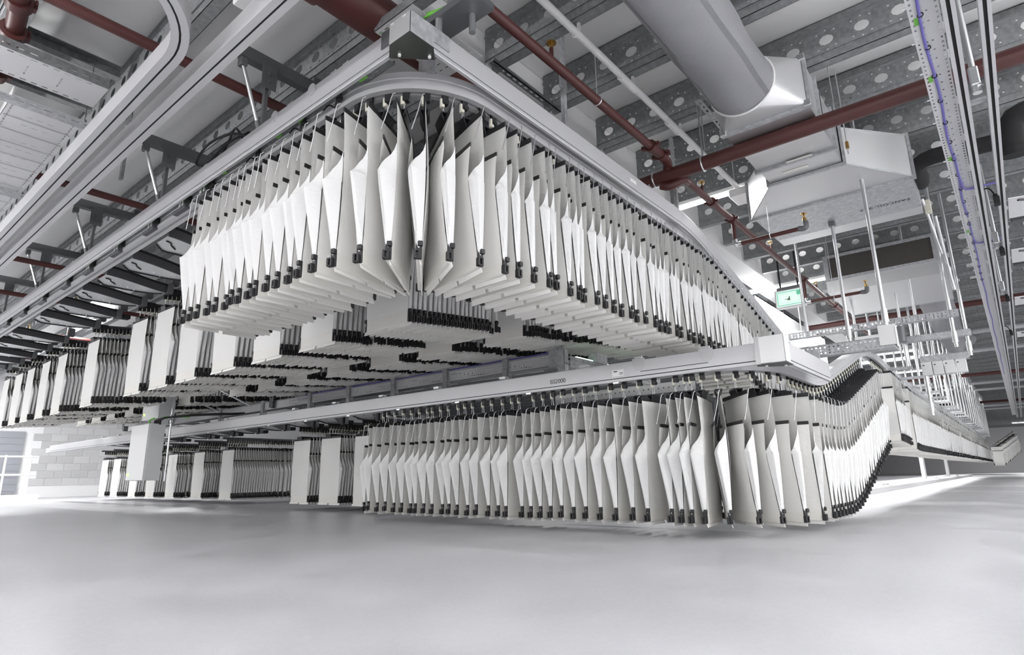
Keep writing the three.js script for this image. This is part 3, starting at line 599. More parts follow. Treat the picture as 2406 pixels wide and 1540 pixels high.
/* ---------- tracks, supports and services on the left ---------- */
{
  const P = [[-0.038, 0], [0.038, 0], [0.038, 0.10], [-0.038, 0.10]];
  const mk = (label, path) => {
    const t = thing('guide_rail', label, 'rail');
    mesh('profile', [sweep(P.map(([a, b]) => [a, b + 0.012]), path), sweep([[-0.04, 0], [-0.005, 0], [-0.005, 0.012], [-0.04, 0.012]], path), sweep([[0.005, 0], [0.04, 0], [0.04, 0.012], [0.005, 0.012]], path)], M.alu, t);
    mesh('slot', [sweep(rect(-0.005, 0.005, 0.004, 0.012), path)], M.rubber, t); return t;
  };
  mk('straight aluminium guide rail crossing under the ceiling at upper left, nearer the pouches', [[1.115, 2.49, -22], [1.115, 2.49, -0.6]]);
  const arc = [[0.985, 2.49, -22], [0.95, 2.49, -3.0]];
  for (let i = 1; i <= 14; i++) { const a = i / 14 * Math.PI / 2; arc.push([0.45 + 0.5 * Math.cos(a), 2.49, -3.0 + 0.55 * Math.sin(a)]); } arc.push([-1, 2.49, -2.45]);
  mk('curved aluminium guide rail at upper left that bends away overhead', arc);
}
[-3.72, -5.42, -7.3, -9.15, -11.0].forEach((z, i) => {
  const t = thing('support_bracket', `grey steel cantilever bracket with brace holding the upper left beam, ${ord(i + 1)} from the corner`, 'bracket');
  mesh('arm', [span(1.60, 2.24, 3.27, 3.275, z - 0.035, z + 0.035), span(1.60, 2.24, 3.275, 3.36, z + 0.031, z + 0.035), span(1.60, 2.24, 3.275, 3.36, z - 0.035, z - 0.031), span(2.15, 2.24, 3.36, 3.41, z - 0.035, z + 0.035)], M.steelGrey, t);
  mesh('hanger_plate', [rbox(0.11, 0.2, 0.008, 0.002, 1.80, 3.20, z + 0.045), cyl([1.80, 3.22, z + 0.04], [1.80, 3.22, z + 0.06], 0.018, 8), cyl([1.80, 3.16, z + 0.04], [1.80, 3.16, z + 0.058], 0.012, 8)], M.steelGrey, t);
  mesh('hanger_bar', [span(1.79, 1.815, 2.60, 3.15, z - 0.018, z + 0.018), span(1.74, 1.84, 2.60, 2.615, z - 0.05, z + 0.05)], M.steelGrey, t);
  mesh('brace', [cyl([1.62, 3.2, z + 0.02], [1.77, 2.78, z + 0.02], 0.014, 10)], M.zinc, t);
  mesh('brace_clamp', [rbox(0.05, 0.06, 0.06, 0.008, 1.615, 3.22, z + 0.02)], M.steelGrey, t); mesh('brace_clamp', [cyl([1.752, 2.83, z + 0.02], [1.775, 2.765, z + 0.02], 0.019, 8)], M.steelGrey, t);
  mesh('tube_plug', [cyl([1.772, 2.775, z + 0.02], [1.782, 2.748, z + 0.02], 0.016, 8)], M.white, t);
});
[[-3.82, 3.1, 0.036], [-6.39, 3.1, 0.034], [-9.1, 3.1, 0.034], [-10.9, 3.1, 0.034], [-13.6, 3.1, 0.034], [-16.5, 3.1, 0.034]].forEach(([z, y, r], i) => {
  const t = thing('sprinkler_pipe', `red sprinkler pipe crossing the ceiling at left, ${ord(i + 1)} from the viewer`, 'pipe');
  mesh('pipe', [cyl([-2.5, y, z], [6.2, y, z], r, 14)], M.red, t);
  for (const x of [-1.2, 3.2, 5]) mesh('hanger', [new THREE.TorusGeometry(r + 0.004, 0.004, 5, 16).rotateY(Math.PI / 2).translate(x, y, z), cyl([x, y + r, z], [x, 3.76, z], 0.004, 5)], M.zinc, t);
  if (i) mesh('sprinkler_head', [cyl([2.62, y, z], [2.62, y + 0.10, z], 0.012, 8), cyl([2.62, y + 0.10, z], [2.62, y + 0.12, z], 0.01, 8)], M.brass, t), mesh('deflector', [cyl([2.62, y + 0.145, z], [2.62, y + 0.148, z], 0.028, 12), new THREE.TorusGeometry(0.015, 0.003, 4, 12).translate(2.62, y + 0.13, z)], M.brass, t);
});
{
  const t = thing('riser_pipe', 'dark red grooved pipe with bolted couplings in the top left corner', 'pipe');
  const a = [0.36, 3.28, -3.75], b = [0.47, 3.22, -4.1], c = [0.53, 3.2, -4.7], d = [0.50, 3.05, -5.3];
  mesh('pipe', [tube([[0.1, 3.3, -3.7], a, b, c, d, [0.46, 2.9, -5.9]], 0.052, 14, 40)], M.red, t);
  for (const [p, q] of [[[0.475, 3.22, -4.13], [0.485, 3.215, -4.20]], [[0.515, 3.205, -4.45], [0.52, 3.205, -4.52]], [[0.525, 3.15, -4.92], [0.52, 3.13, -4.98]]])
    mesh('coupling', [cyl(p, q, 0.072, 16), box(0.03, 0.05, 0.05, p[0] + 0.075, p[1], p[2] - 0.03), box(0.03, 0.05, 0.05, p[0] - 0.075, p[1], p[2] - 0.03), cyl([p[0] + 0.075, p[1], p[2] + 0.04], [p[0] + 0.075, p[1], p[2] - 0.10], 0.008, 6)], M.red, t);
}
solo('ceiling_strut', 'pale grey channel running along the ceiling behind the red riser pipe', 'channel', null, [span(0.46, 0.60, 3.36, 3.40, -6.5, -2.4)], M.galvLight);
{ // wide slotted trays
  const slots = (L, W, p) => { const h = []; for (let x = 0.05; x < L - 0.05; x += p) for (const f of [0.07, 0.93]) h.push([x, W * f, 0.016, 0.006, 0]); for (let x = 0.1; x < L - 0.1; x += p * 3) for (const f of [0.35, 0.5, 0.65]) h.push([x, W * f, 0.004, 0.018, 0]); return h; };
  const t = thing('cable_tray', 'wide white slotted cable tray running away at the far left under the ceiling', 'cable tray');
  mesh('tray_floor', [frame(plate(3.9, 0.42, 0.003, slots(3.9, 0.42, 0.05), 6), [1.05, 3.0, -4.9], [0, 0, -1], [-1, 0, 0])], M.trayWhite, t);
  mesh('side_wall', [frame(plate(3.9, 0.07, 0.003, [...Array(70)].map((_, i) => [0.06 + i * 0.054, 0.03, 0.014, 0.006, 0])), [1.05, 3.0, -4.9], [0, 0, -1], [0, 1, 0])], M.trayWhite, t);
  mesh('side_wall', [span(0.628, 0.632, 3.0, 3.07, -8.8, -4.9)], M.trayWhite, t);
  mesh('tray_extension', [span(0.63, 1.05, 3.0, 3.003, -22, -8.8), span(1.048, 1.051, 3.0, 3.07, -22, -8.8)], M.trayWhite, t);
  for (let i = 0; i < 16; i++) mesh('rib', [span(0.64, 1.04, 2.994, 2.998, -5.0 - i * 0.22, -4.995 - i * 0.22)], M.plateGrey, t);
  const u = thing('cable_tray', 'white slotted cable tray crossing at the far left edge, nearest the viewer', 'cable tray');
  mesh('tray_floor', [frame(plate(1.6, 0.32, 0.003, slots(1.6, 0.32, 0.06), 6), [-0.55, 3.04, -4.42], [1, 0, 0], [0, 0, -1])], M.trayWhite, u);
  mesh('side_wall', [frame(plate(1.6, 0.07, 0.003, [...Array(22)].map((_, i) => [0.06 + i * 0.07, 0.03, 0.02, 0.005, 0])), [-0.55, 3.04, -4.42], [1, 0, 0], [0, 1, 0])], M.galv, u);
  const s = thing('strut_channel', 'slotted strut channel carrying the wide white cable tray at left', 'channel');
  mesh('channel', [frame(plate(1.3, 0.041, 0.003, [...Array(16)].map((_, i) => [0.05 + i * 0.08, 0.02, 0.024, 0.006, 0])), [-0.1, 2.94, -4.88], [1, 0, 0], [0, 1, 0]), span(-0.1, 1.2, 2.94, 2.943, -4.92, -4.88), span(-0.1, 1.2, 2.978, 2.981, -4.92, -4.88)], M.galvLight, s);
  mesh('end_mark', [span(1.2, 1.203, 2.94, 2.98, -4.92, -4.88)], M.red, s);
  const s2 = s.clone(); s2.name = numbered('strut_channel'); s2.position.z = -1.75; s2.userData = { label: 'slotted strut channel further back under the wide white cable tray', category: 'channel' }; scene.add(s2);
  solo('hanger_wire', 'thin steel hanger wire holding the strut channel at upper left', 'wire', null, [cyl([1.05, 2.98, -4.9], [1.05, 3.52, -4.9], 0.003, 5)], M.steelGrey);
  const b = thing('hanger_plate', 'grey galvanised hanger plate beside the end of the strut channel', 'bracket');
  mesh('plate', [rbox(0.008, 0.14, 0.12, 0.003, 1.28, 3.02, -4.75)], M.galv, b); mesh('bolt', [cyl([1.265, 3.0, -4.75], [1.29, 3.0, -4.75], 0.014, 8)], M.zinc, b); mesh('stem', [span(1.28, 1.30, 2.57, 2.97, -4.77, -4.73), span(1.28, 1.30, 3.08, 3.42, -4.77, -4.73)], M.galv, b);
  solo('cable_coil', 'white coiled cable hanging below the left cable tray', 'cable', null, [0, 1, 2].map(k => new THREE.TorusGeometry(0.05 + k * 0.006, 0.006, 6, 20).rotateY(1.1 + k * 0.2).translate(1.08, 2.92 - k * 0.012, -6.9)), M.white);
  solo('cable_loop', 'black looped sensor cable on top of the upper left beam', 'cable', null, [tube([[1.62, 2.6, -3.55], [1.60, 2.68, -3.75], [1.58, 2.70, -4.05], [1.60, 2.64, -4.25], [1.62, 2.60, -4.1], [1.63, 2.66, -3.85], [1.66, 2.66, -3.6]], 0.009, 6), tube([[1.62, 2.6, -3.6], [1.62, 2.72, -3.72], [1.66, 2.70, -3.9], [1.64, 2.60, -3.95]], 0.008, 6)], M.rubber);
  solo('junction_box', 'small white junction box on the ceiling near the curved left rail', 'box', null, [rbox(0.16, 0.06, 0.16, 0.012, 1.45, 3.37, -3.3)], M.white);
}
{ // red main above the corner
  const t = thing('main_pipe', 'thick dark red main pipe passing above the corner cover along the ceiling', 'pipe');
  mesh('pipe', [cyl([-1.5, 3.0, -2.455], [4.2, 3.0, -2.455], 0.125, 28)], M.red, t);
  mesh('coupling', [cyl([1.36, 3.0, -2.455], [1.44, 3.0, -2.455], 0.14, 28)], M.red, t);
}
{ // hardware above the corner cover
  const t = thing('slotted_bracket', 'white slotted tray end with green cable above the corner cover', 'bracket');
  const hs = []; for (let x = 0.03; x < 0.5; x += 0.05) for (let y = 0.03; y < 0.3; y += 0.05) hs.push([x, y + (Math.round(x / 0.05) % 2) * 0.02, 0.004, 0.014, 0]);
  mesh('plate', [frame(plate(0.55, 0.32, 0.003, hs, 6), [1.76, 2.86, -2.10], [1, 0, 0], [0, 0, -1])], M.trayWhite, t);
  mesh('side_wall', [span(1.76, 1.763, 2.86, 2.92, -2.42, -2.10)], M.galv, t);
  mesh('cable', [tube([[1.80, 2.89, -2.44], [1.86, 2.88, -2.2], [1.90, 2.85, -1.95], [1.96, 2.85, -1.5]], 0.014, 8)], M.green, t);
  const c = thing('clamp_bracket', 'steel channel with short open tube ends right above the corner cover', 'bracket');
  mesh('channel', [span(1.86, 2.02, 2.79, 2.83, -2.2, -1.75)], M.steelGrey, c);
  mesh('tube_end', [cyl([1.97, 2.68, -1.86], [1.97, 2.83, -1.86], 0.018, 12), cyl([1.88, 2.62, -2.02], [1.88, 2.83, -2.02], 0.02, 12)], M.zinc, c);
  mesh('stem', [span(1.92, 1.95, 2.83, 3.42, -2.0, -1.97)], M.galv, c);
}
/* ---------- control cabinets at left ---------- */
{
  const mk = (label, x, y0, y1, z, d, w) => {
    const t = thing('control_box', label, 'control box');
    mesh('cabinet', [rbox(d, y1 - y0, w, 0.006, x + d / 2, (y0 + y1) / 2, z - w / 2)], M.boxGrey, t);
    mesh('door', [rbox(0.018, y1 - y0 - 0.012, w - 0.012, 0.004, x - 0.010, (y0 + y1) / 2, z - w / 2)], M.white, t);
    mesh('lock', [cyl([x - 0.03, y0 + 0.09, z - w + 0.06], [x - 0.015, y0 + 0.09, z - w + 0.06], 0.016, 10)], M.zinc, t);
    mesh('indicator_light', [cyl([x - 0.03, y0 + 0.085, z - w + 0.09], [x - 0.018, y0 + 0.085, z - w + 0.09], 0.014, 10)], M.greenLed, t);
    mesh('hinge', [0.2, 0.5, 0.8].map(f => box(0.012, 0.04, 0.012, x + d, y0 + (y1 - y0) * f, z + 0.006)), M.rubber, t);
  };
  mk('white control cabinet hanging by the lower beam at left, nearer and lower of two', 3.28, 0.43, 1.20, -9.2, 0.20, 0.62);
  mk('white control cabinet hanging behind and above the other one at left', 3.42, 1.28, 1.60, -9.3, 0.20, 0.60);
  const r = thing('hanger_rod', 'slim zinc rod with clamps beside the lower control cabinet', 'rod');
  mesh('rod', [cyl([3.53, 0.42, -9.17], [3.53, 1.62, -9.17], 0.013, 10)], M.zinc, r);
  mesh('clamp', [rbox(0.045, 0.06, 0.045, 0.012, 3.53, 1.3, -9.17), rbox(0.045, 0.06, 0.045, 0.012, 3.53, 1.24, -9.17)], M.zinc, r);
  solo('cable_bundle', 'black cables curving between the two control cabinets', 'cable', null, [0, 1, 2, 3, 4].map(k => tube([[3.40, 1.19, -9.4 + k * 0.05], [3.40, 1.25, -9.38 + k * 0.05], [3.6, 1.30, -9.0 + k * 0.05], [4.2, 1.34, -8.6 + k * 0.05]], 0.012, 6)), M.rubber);
  solo('earth_cable', 'green and yellow earth cable looping out of the lower control cabinet', 'cable', null, [tube([[3.38, 1.19, -9.5], [3.37, 1.27, -9.48], [3.48, 1.30, -9.3], [3.7, 1.30, -9.0]], 0.011, 6)], M.green);
}
{
  const t = thing('diagonal_brace', 'zinc diagonal brace rod rising from the lower channel to the upper lanes', 'brace');
  mesh('rod', [cyl([4.5, 1.42, -8.6], [4.0, 1.75, -9.0], 0.014, 8)], M.zinc, t);
  const u = thing('diagonal_brace', 'second zinc brace rod left of the first, behind the cabinets', 'brace');
  mesh('rod', [cyl([4.5, 1.42, -9.6], [4.0, 1.72, -10.0], 0.014, 8)], M.zinc, u);
}
{
  const t = thing('guard_rail', 'white tubular guard rail in front of the block wall at far left', 'guard rail');
  for (const y of [1.13, 0.65]) mesh('rail_tube', [cyl([0.5, y, -21], [4.75, y, -21], 0.026, 10)], M.white, t);
  for (const x of [4.6, 4.05, 3.1, 2.1]) mesh('post', [cyl([x, 0.12, -21], [x, 1.17, -21], 0.026, 10)], M.white, t);
  solo('floor_kerb', 'low white kerb under the guard rail at far left', 'kerb', null, [span(0, 4.85, 0, 0.12, -21.3, -20.8)], M.white);
}
/* ---------- services on the right ---------- */
{
  const t = thing('main_pipe', 'long dark red cross main pipe sloping across the upper right of the picture', 'pipe');
  mesh('pipe', [cyl([4.46, 2.87, -2.5], [4.46, 2.87, 4], 0.058, 20)], M.red, t);
  mesh('strap', [new THREE.TorusGeometry(0.061, 0.007, 6, 24).translate(4.46, 2.87, -1.62), box(0.03, 0.5, 0.004, 4.46, 3.17, -1.62)], M.zinc, t);
  mesh('strap', [new THREE.TorusGeometry(0.061, 0.008, 6, 24).translate(4.46, 2.87, -2.05)], M.zinc, t);
  const b = thing('sprinkler_pipe', 'red sprinkler branch pipe running down to the cross main in the upper middle', 'pipe');
  mesh('pipe', [cyl([0.2, 2.95, -1.88], [4.12, 2.95, -1.88], 0.032, 16)], M.red, b);
  mesh('elbow', [tube([[4.10, 2.95, -1.88], [4.28, 2.95, -1.88], [4.40, 2.94, -1.90], [4.44, 2.91, -1.92]], 0.04, 12, 14)], M.red, b);
  for (const x of [4.06, 4.24]) mesh('coupling', [cyl([x - 0.022, 2.95, -1.88], [x + 0.022, 2.95, -1.88], 0.05, 14), box(0.035, 0.03, 0.03, x, 2.95, -1.82), box(0.035, 0.03, 0.03, x, 2.95, -1.94), cyl([x - 0.04, 2.95, -1.82], [x + 0.04, 2.95, -1.82], 0.007, 6)], M.red, b);
  mesh('strap', [new THREE.TorusGeometry(0.034, 0.005, 6, 18).rotateY(Math.PI / 2).translate(3.26, 2.95, -1.88), cyl([3.26, 2.985, -1.88], [3.26, 3.4, -1.88], 0.005, 6)], M.zinc, b);
  mesh('sprinkler_head', [cyl([2.72, 2.98, -1.88], [2.72, 3.05, -1.88], 0.014, 8)], M.red, b);
  mesh('deflector', [cyl([2.72, 3.085, -1.88], [2.72, 3.09, -1.88], 0.034, 16), cyl([2.72, 3.05, -1.88], [2.72, 3.085, -1.88], 0.008, 8), new THREE.TorusGeometry(0.018, 0.004, 4, 12).translate(2.72, 3.07, -1.88)], M.brass, b);
  const c = thing('sprinkler_pipe', 'red sprinkler branch pipe leading away below the ceiling beside the sloping rail', 'pipe');
  mesh('pipe', [cyl([4.48, 2.84, -1.83], [14, 2.84, -1.83], 0.03, 14)], M.red, c);
  mesh('tee', [tube([[4.46, 2.80, -2.0], [4.47, 2.775, -1.93], [4.52, 2.82, -1.83], [4.62, 2.84, -1.83]], 0.036, 10, 12)], M.red, c);
  for (const x of [5.15, 5.66, 8.2, 9.9, 12]) mesh('coupling', [cyl([x - 0.02, 2.84, -1.83], [x + 0.02, 2.84, -1.83], 0.045, 12), box(0.03, 0.02, 0.13, x, 2.84, -1.83)], M.red, c);
  for (const x of [4.95, 6.9, 8.9]) { mesh('sprinkler_head', [cyl([x, 2.86, -1.83], [x, 2.93, -1.83], 0.012, 8)], M.red, c); mesh('deflector', [cyl([x, 2.965, -1.83], [x, 2.97, -1.83], 0.032, 12), cyl([x, 2.93, -1.83], [x, 2.965, -1.83], 0.007, 6)], M.brass, c); }
  [[5.69, 2.58, -1.19, 'red drop arm with sprinkler head below the silver fan coil, the nearer one'], [8.2, 2.53, -1.14, 'red drop arm with sprinkler head below the filter unit, the farther one']].forEach(([x, y, z, l]) => {
    const d = thing('sprinkler_drop', l, 'pipe');
    mesh('drop_pipe', [cyl([x, 2.84, -1.83], [x, y + 0.03, -1.83], 0.02, 10)], M.red, d);
    mesh('elbow', [tube([[x, y + 0.05, -1.83], [x, y, -1.82], [x, y, -1.77]], 0.025, 10, 10)], M.zinc, d);
    mesh('arm_pipe', [cyl([x, y, -1.79], [x, y, z - 0.03], 0.02, 10)], M.red, d);
    mesh('elbow', [tube([[x, y, z - 0.06], [x, y, z], [x, y + 0.06, z + 0.005]], 0.026, 10, 10)], M.steelGrey, d);
    mesh('sprinkler_head', [cyl([x, y + 0.06, z], [x, y + 0.09, z], 0.02, 10), new THREE.TorusGeometry(0.02, 0.006, 6, 12).translate(x, y + 0.105, z), cyl([x, y + 0.13, z], [x, y + 0.135, z], 0.03, 12)], M.brass, d);
    mesh('strap', [new THREE.TorusGeometry(0.024, 0.004, 5, 14).translate(x, y, -1.5), cyl([x, y + 0.02, -1.5], [x, 3.4, -1.5], 0.004, 5)], M.zinc, d);
  });
  const w = thing('conduit', 'white plastic conduit clipped under the joists in the upper middle', 'conduit');
  mesh('tube', [cyl([0.5, 3.33, -1.87], [6.05, 3.33, -1.85], 0.026, 14)], M.white, w);
  for (const x of [3.6, 4.4]) mesh('sleeve', [cyl([x, 3.33, -1.865], [x + 0.22, 3.33, -1.865], 0.031, 14)], M.white, w);
  for (const x of [3.0, 3.75, 4.6, 5.4]) mesh('clip', [new THREE.TorusGeometry(0.028, 0.006, 6, 16).rotateY(Math.PI / 2).translate(x, 3.33, -1.866), box(0.02, 0.05, 0.02, x, 3.372, -1.84)], M.white, w);
  solo('junction_box', 'white plastic box where the conduit ends beside the silver duct', 'box', null, [rbox(0.28, 0.09, 0.24, 0.015, 6.15, 3.28, -1.83)], M.white);
  const q = thing('ceiling_hanger', 'grey hanger plate and stem above the upper right beam', 'bracket');
  mesh('plate', [rbox(0.09, 0.14, 0.008, 0.003, 3.05, 3.06, -2.02)], M.galvLight, q); mesh('stem', [span(3.035, 3.065, 2.6, 3.0, -2.035, -2.005), span(3.035, 3.065, 3.12, 3.42, -2.035, -2.005)], M.galvLight, q); mesh('foot', [rbox(0.12, 0.03, 0.10, 0.004, 3.05, 2.60, -2.0)], M.steelGrey, q);
  const q2 = q.clone(); q2.name = numbered('ceiling_hanger'); q2.position.set(1.75, 0, 0); q2.userData = { label: 'grey hanger plate and stem beyond the red cross main', category: 'bracket' }; scene.add(q2);
  const st = thing('ceiling_strut', 'slotted strut between the first two joists right of the corner', 'channel');
  mesh('channel', [frame(plate(0.85, 0.05, 0.003, [...Array(11)].map((_, i) => [0.06 + i * 0.07, 0.025, 0.02, 0.008, 0])), [2.9, 3.39, -2.52], [1, 0, 0], [0, 0, -1]), span(2.9, 3.75, 3.39, 3.42, -2.53, -2.52)], M.galv, st);
  const s3 = thing('ceiling_strut', 'slotted strut bracket beside the round fabric duct end', 'channel');
  mesh('channel', [frame(plate(0.7, 0.05, 0.003, [...Array(9)].map((_, i) => [0.06 + i * 0.07, 0.025, 0.02, 0.008, 0])), [4.35, 3.38, -1.55], [1, 0, 0], [0, 0, -1]), cyl([4.4, 2.95, -1.575], [4.4, 3.38, -1.575], 0.005, 6)], M.galvLight, s3);
}
{ // fabric duct, transition, sheet metal ducts, fan coil
  const cy = 3.13, cz = -1.13, R = 0.225;
  const t = thing('fabric_duct', 'large round grey fabric air duct hanging from the ceiling at upper right', 'duct');
  const f = (u, v) => { const a = u * Math.PI * 2, x = -1.5 + v * 5.52; const near = Math.max(0, 1 - Math.abs(x - 3.55) / 0.6);
    const r = R * (1 + 0.03 * Math.sin(x * 9 + 3 * Math.sin(a)) * near + 0.05 * near * Math.sin(a * 3 + x * 2) + 0.02 * Math.sin(a * 5 + x) ); return [x, cy + r * Math.cos(a), cz + r * Math.sin(a)]; };
  mesh('sleeve', [grid(40, 70, f)], M.duct, t);
  mesh('clamp_band', [new THREE.TorusGeometry(R + 0.004, 0.009, 6, 40).rotateY(Math.PI / 2).translate(4.02, cy, cz)], M.white, t);
  const Z0 = -1.36, Z1 = -0.76, Y0 = 2.93, Y1 = 3.30;
  const d = thing('supply_duct', 'shiny sheet metal air duct between fabric duct and fan coil', 'duct');
  // round-to-square transition, faceted
  mesh('transition', [grid(32, 1, (u, v) => { const a = u * Math.PI * 2 + Math.PI / 4, ry = cy + R * Math.cos(a), rz = cz + R * Math.sin(a); const q = Math.floor((u * 4 + 0.5) % 4); const c = [[Y1, Z1], [Y0, Z1], [Y0, Z0], [Y1, Z0]];
    const m = u * 4, k = Math.floor(m) % 4, fr = m - Math.floor(m), A = c[k], B = c[(k + 1) % 4], e = fr < 0.35 ? 0 : fr > 0.65 ? 1 : (fr - 0.35) / 0.3; return v === 0 ? [4.02, ry, rz] : [4.24, A[0] + (B[0] - A[0]) * e, A[1] + (B[1] - A[1]) * e]; })], M.chrome, d);
  const fl = (x, y0, y1, z0, z1, w = 0.018) => [span(x - w, x + w, y0 - 0.022, y0, z0 - 0.022, z1 + 0.022), span(x - w, x + w, y1, y1 + 0.022, z0 - 0.022, z1 + 0.022), span(x - w, x + w, y0, y1, z0 - 0.022, z0), span(x - w, x + w, y0, y1, z1, z1 + 0.022)];
  mesh('flange', fl(4.25, Y0, Y1, Z0, Z1), M.galvLight, d);
  mesh('corner_piece', [[Y0, Z0], [Y0, Z1], [Y1, Z0], [Y1, Z1]].map(([y, z]) => rbox(0.03, 0.05, 0.05, 0.006, 4.23, y, z)), M.zinc, d);
  mesh('straight_section', [span(4.25, 4.75, Y0, Y1, Z0, Z1)], M.chrome, d);
  mesh('flange', fl(4.55, Y0, Y1, Z0, Z1, 0.01), M.galvLight, d);
  mesh('offset_section', [sweep([[-0.30, 0], [0.30, 0], [0.30, 0.34], [-0.30, 0.34]], [[4.72, 2.94, -1.06], [5.0, 2.93, -1.06], [5.06, 2.92, -1.06]])], M.chrome, d);
  mesh('flange', fl(5.02, 2.93, 3.27, -1.36, -0.76, 0.014), M.galvLight, d);
  mesh('straight_section', [span(5.02, 5.34, 2.935, 3.26, -1.35, -0.77)], M.chrome, d);
  mesh('flange', fl(5.34, 2.93, 3.27, -1.36, -0.76, 0.016), M.galvLight, d);
  mesh('tape_strip', [span(4.98, 5.02, 2.915, 2.92, -1.12, -0.92), span(5.18, 5.22, 2.93, 2.934, -1.2, -1.0)], M.band, d);
  const h = thing('fan_coil_unit', 'silver fan coil unit with flared hood and printed flat underside at right', 'fan coil');
  const a = [[5.36, 2.93, -1.36], [5.36, 2.93, -0.76], [5.36, 3.27, -0.76], [5.36, 3.27, -1.36]], b = [[5.95, 2.90, -1.73], [5.95, 2.90, -0.34], [5.95, 3.30, -0.34], [5.95, 3.30, -1.73]];
  const quad = (p, q, r, s) => { const g = new THREE.BufferGeometry(); g.setAttribute('position', new THREE.Float32BufferAttribute([p, q, r, p, r, s].flat(), 3)); g.computeVertexNormals(); return g; };
  for (let i = 0; i < 4; i++) { const j = (i + 1) % 4; mesh('hood_panel', [quad(a[i], a[j], b[j], b[i])], M.chrome, h); mesh('seam', [cyl(a[i], b[i], 0.007, 6)], M.galvLight, h); }
  mesh('hood_flange', fl(5.96, 2.90, 3.30, -1.73, -0.34, 0.016), M.galvLight, h);
  mesh('casing', [span(5.97, 6.95, 2.90, 3.32, -1.70, -0.37)], M.chrome, h);
  mesh('underside', [span(5.98, 6.72, 2.894, 2.898, -1.70, -0.36)], M.galvLight, h);
  const font = await new FontLoader().loadAsync('fonts/droid/droid_sans_regular.typeface.json');
  const txt = (s, size, x, z) => { const g = new TextGeometry(s, { font, size, depth: 0.001, curveSegments: 3 }); g.rotateX(Math.PI / 2); g.rotateY(Math.PI / 2); g.translate(x, 2.893, z); return g; };
  mesh('printed_text', [txt('FANCOIL 302', 0.052, 6.42, -0.42)], M.print, h);
  const hg = thing('hanger_rod', 'thin threaded rod with spring hanger beside the silver supply duct', 'rod');
  mesh('rod', [cyl([4.9, 3.1, -0.70], [4.9, 3.755, -0.70], 0.005, 6)], M.zinc, hg); mesh('rod', [cyl([5.25, 2.95, -0.70], [5.25, 3.755, -0.70], 0.005, 6)], M.zinc, hg); mesh('spring', [cyl([5.25, 3.0, -0.70], [5.25, 3.06, -0.70], 0.014, 8)], M.brass, hg);
}
{ // second fan coil with dark intake filter
  const t = thing('fan_coil_unit', 'silver fan coil unit with wide dark intake filter farther back on the right', 'fan coil');
  mesh('casing', [span(9.0, 10.6, 2.80, 3.34, -1.72, -0.40)], M.chrome, t);
  mesh('filter', [span(8.985, 9.0, 3.0, 3.29, -1.66, -0.46)], M.filter, t);
  mesh('filter_frame', [span(8.97, 9.0, 3.29, 3.33, -1.72, -0.40), span(8.97, 9.0, 2.97, 3.0, -1.72, -0.40), span(8.97, 9.0, 3.0, 3.29, -1.72, -1.66), span(8.97, 9.0, 3.0, 3.29, -0.46, -0.40)], M.galvLight, t);
  mesh('underside', [grid(1, 1, (u, v) => [9.0 + v * 1.6, 2.965 - v * 0.17, -1.72 + u * 1.32])], M.galvLight, t);
  for (const z of [-1.68, -0.44]) mesh('hanger', [cyl([9.05, 3.33, z], [9.05, 3.76, z], 0.01, 6)], M.zinc, t);
  const d = thing('fabric_duct', 'sagging grey fabric duct drooping beyond the second fan coil', 'duct');
  mesh('sleeve', [grid(20, 24, (u, v) => { const a = u * Math.PI * 2, x = 10.6 + v * 5.2, sag = Math.sin(Math.PI * Math.min(1, v * 1.1)) * 0.55, r = 0.22 * (1 - 0.35 * Math.sin(Math.PI * v)); return [x, 3.08 - sag + r * Math.cos(a) * (1 + 0.1 * Math.sin(v * 20)), -0.62 + r * Math.sin(a) * (1 + 0.25 * Math.sin(a * 3 + v * 9))]; })], M.duct, d);
  const c = thing('fabric_duct', 'distant fabric duct with a round dark end cap and pale label band', 'duct');
  mesh('end_cap', [cyl([25, 2.98, -1.62], [25.05, 2.98, -1.62], 0.25, 28)], M.armDark, c);
  mesh('label_band', [span(24.985, 24.998, 2.94, 3.02, -1.78, -1.46)], M.white, c);
  mesh('sleeve', [cyl([25.05, 2.98, -1.62], [48, 2.98, -1.62], 0.24, 24)], M.duct, c);
}
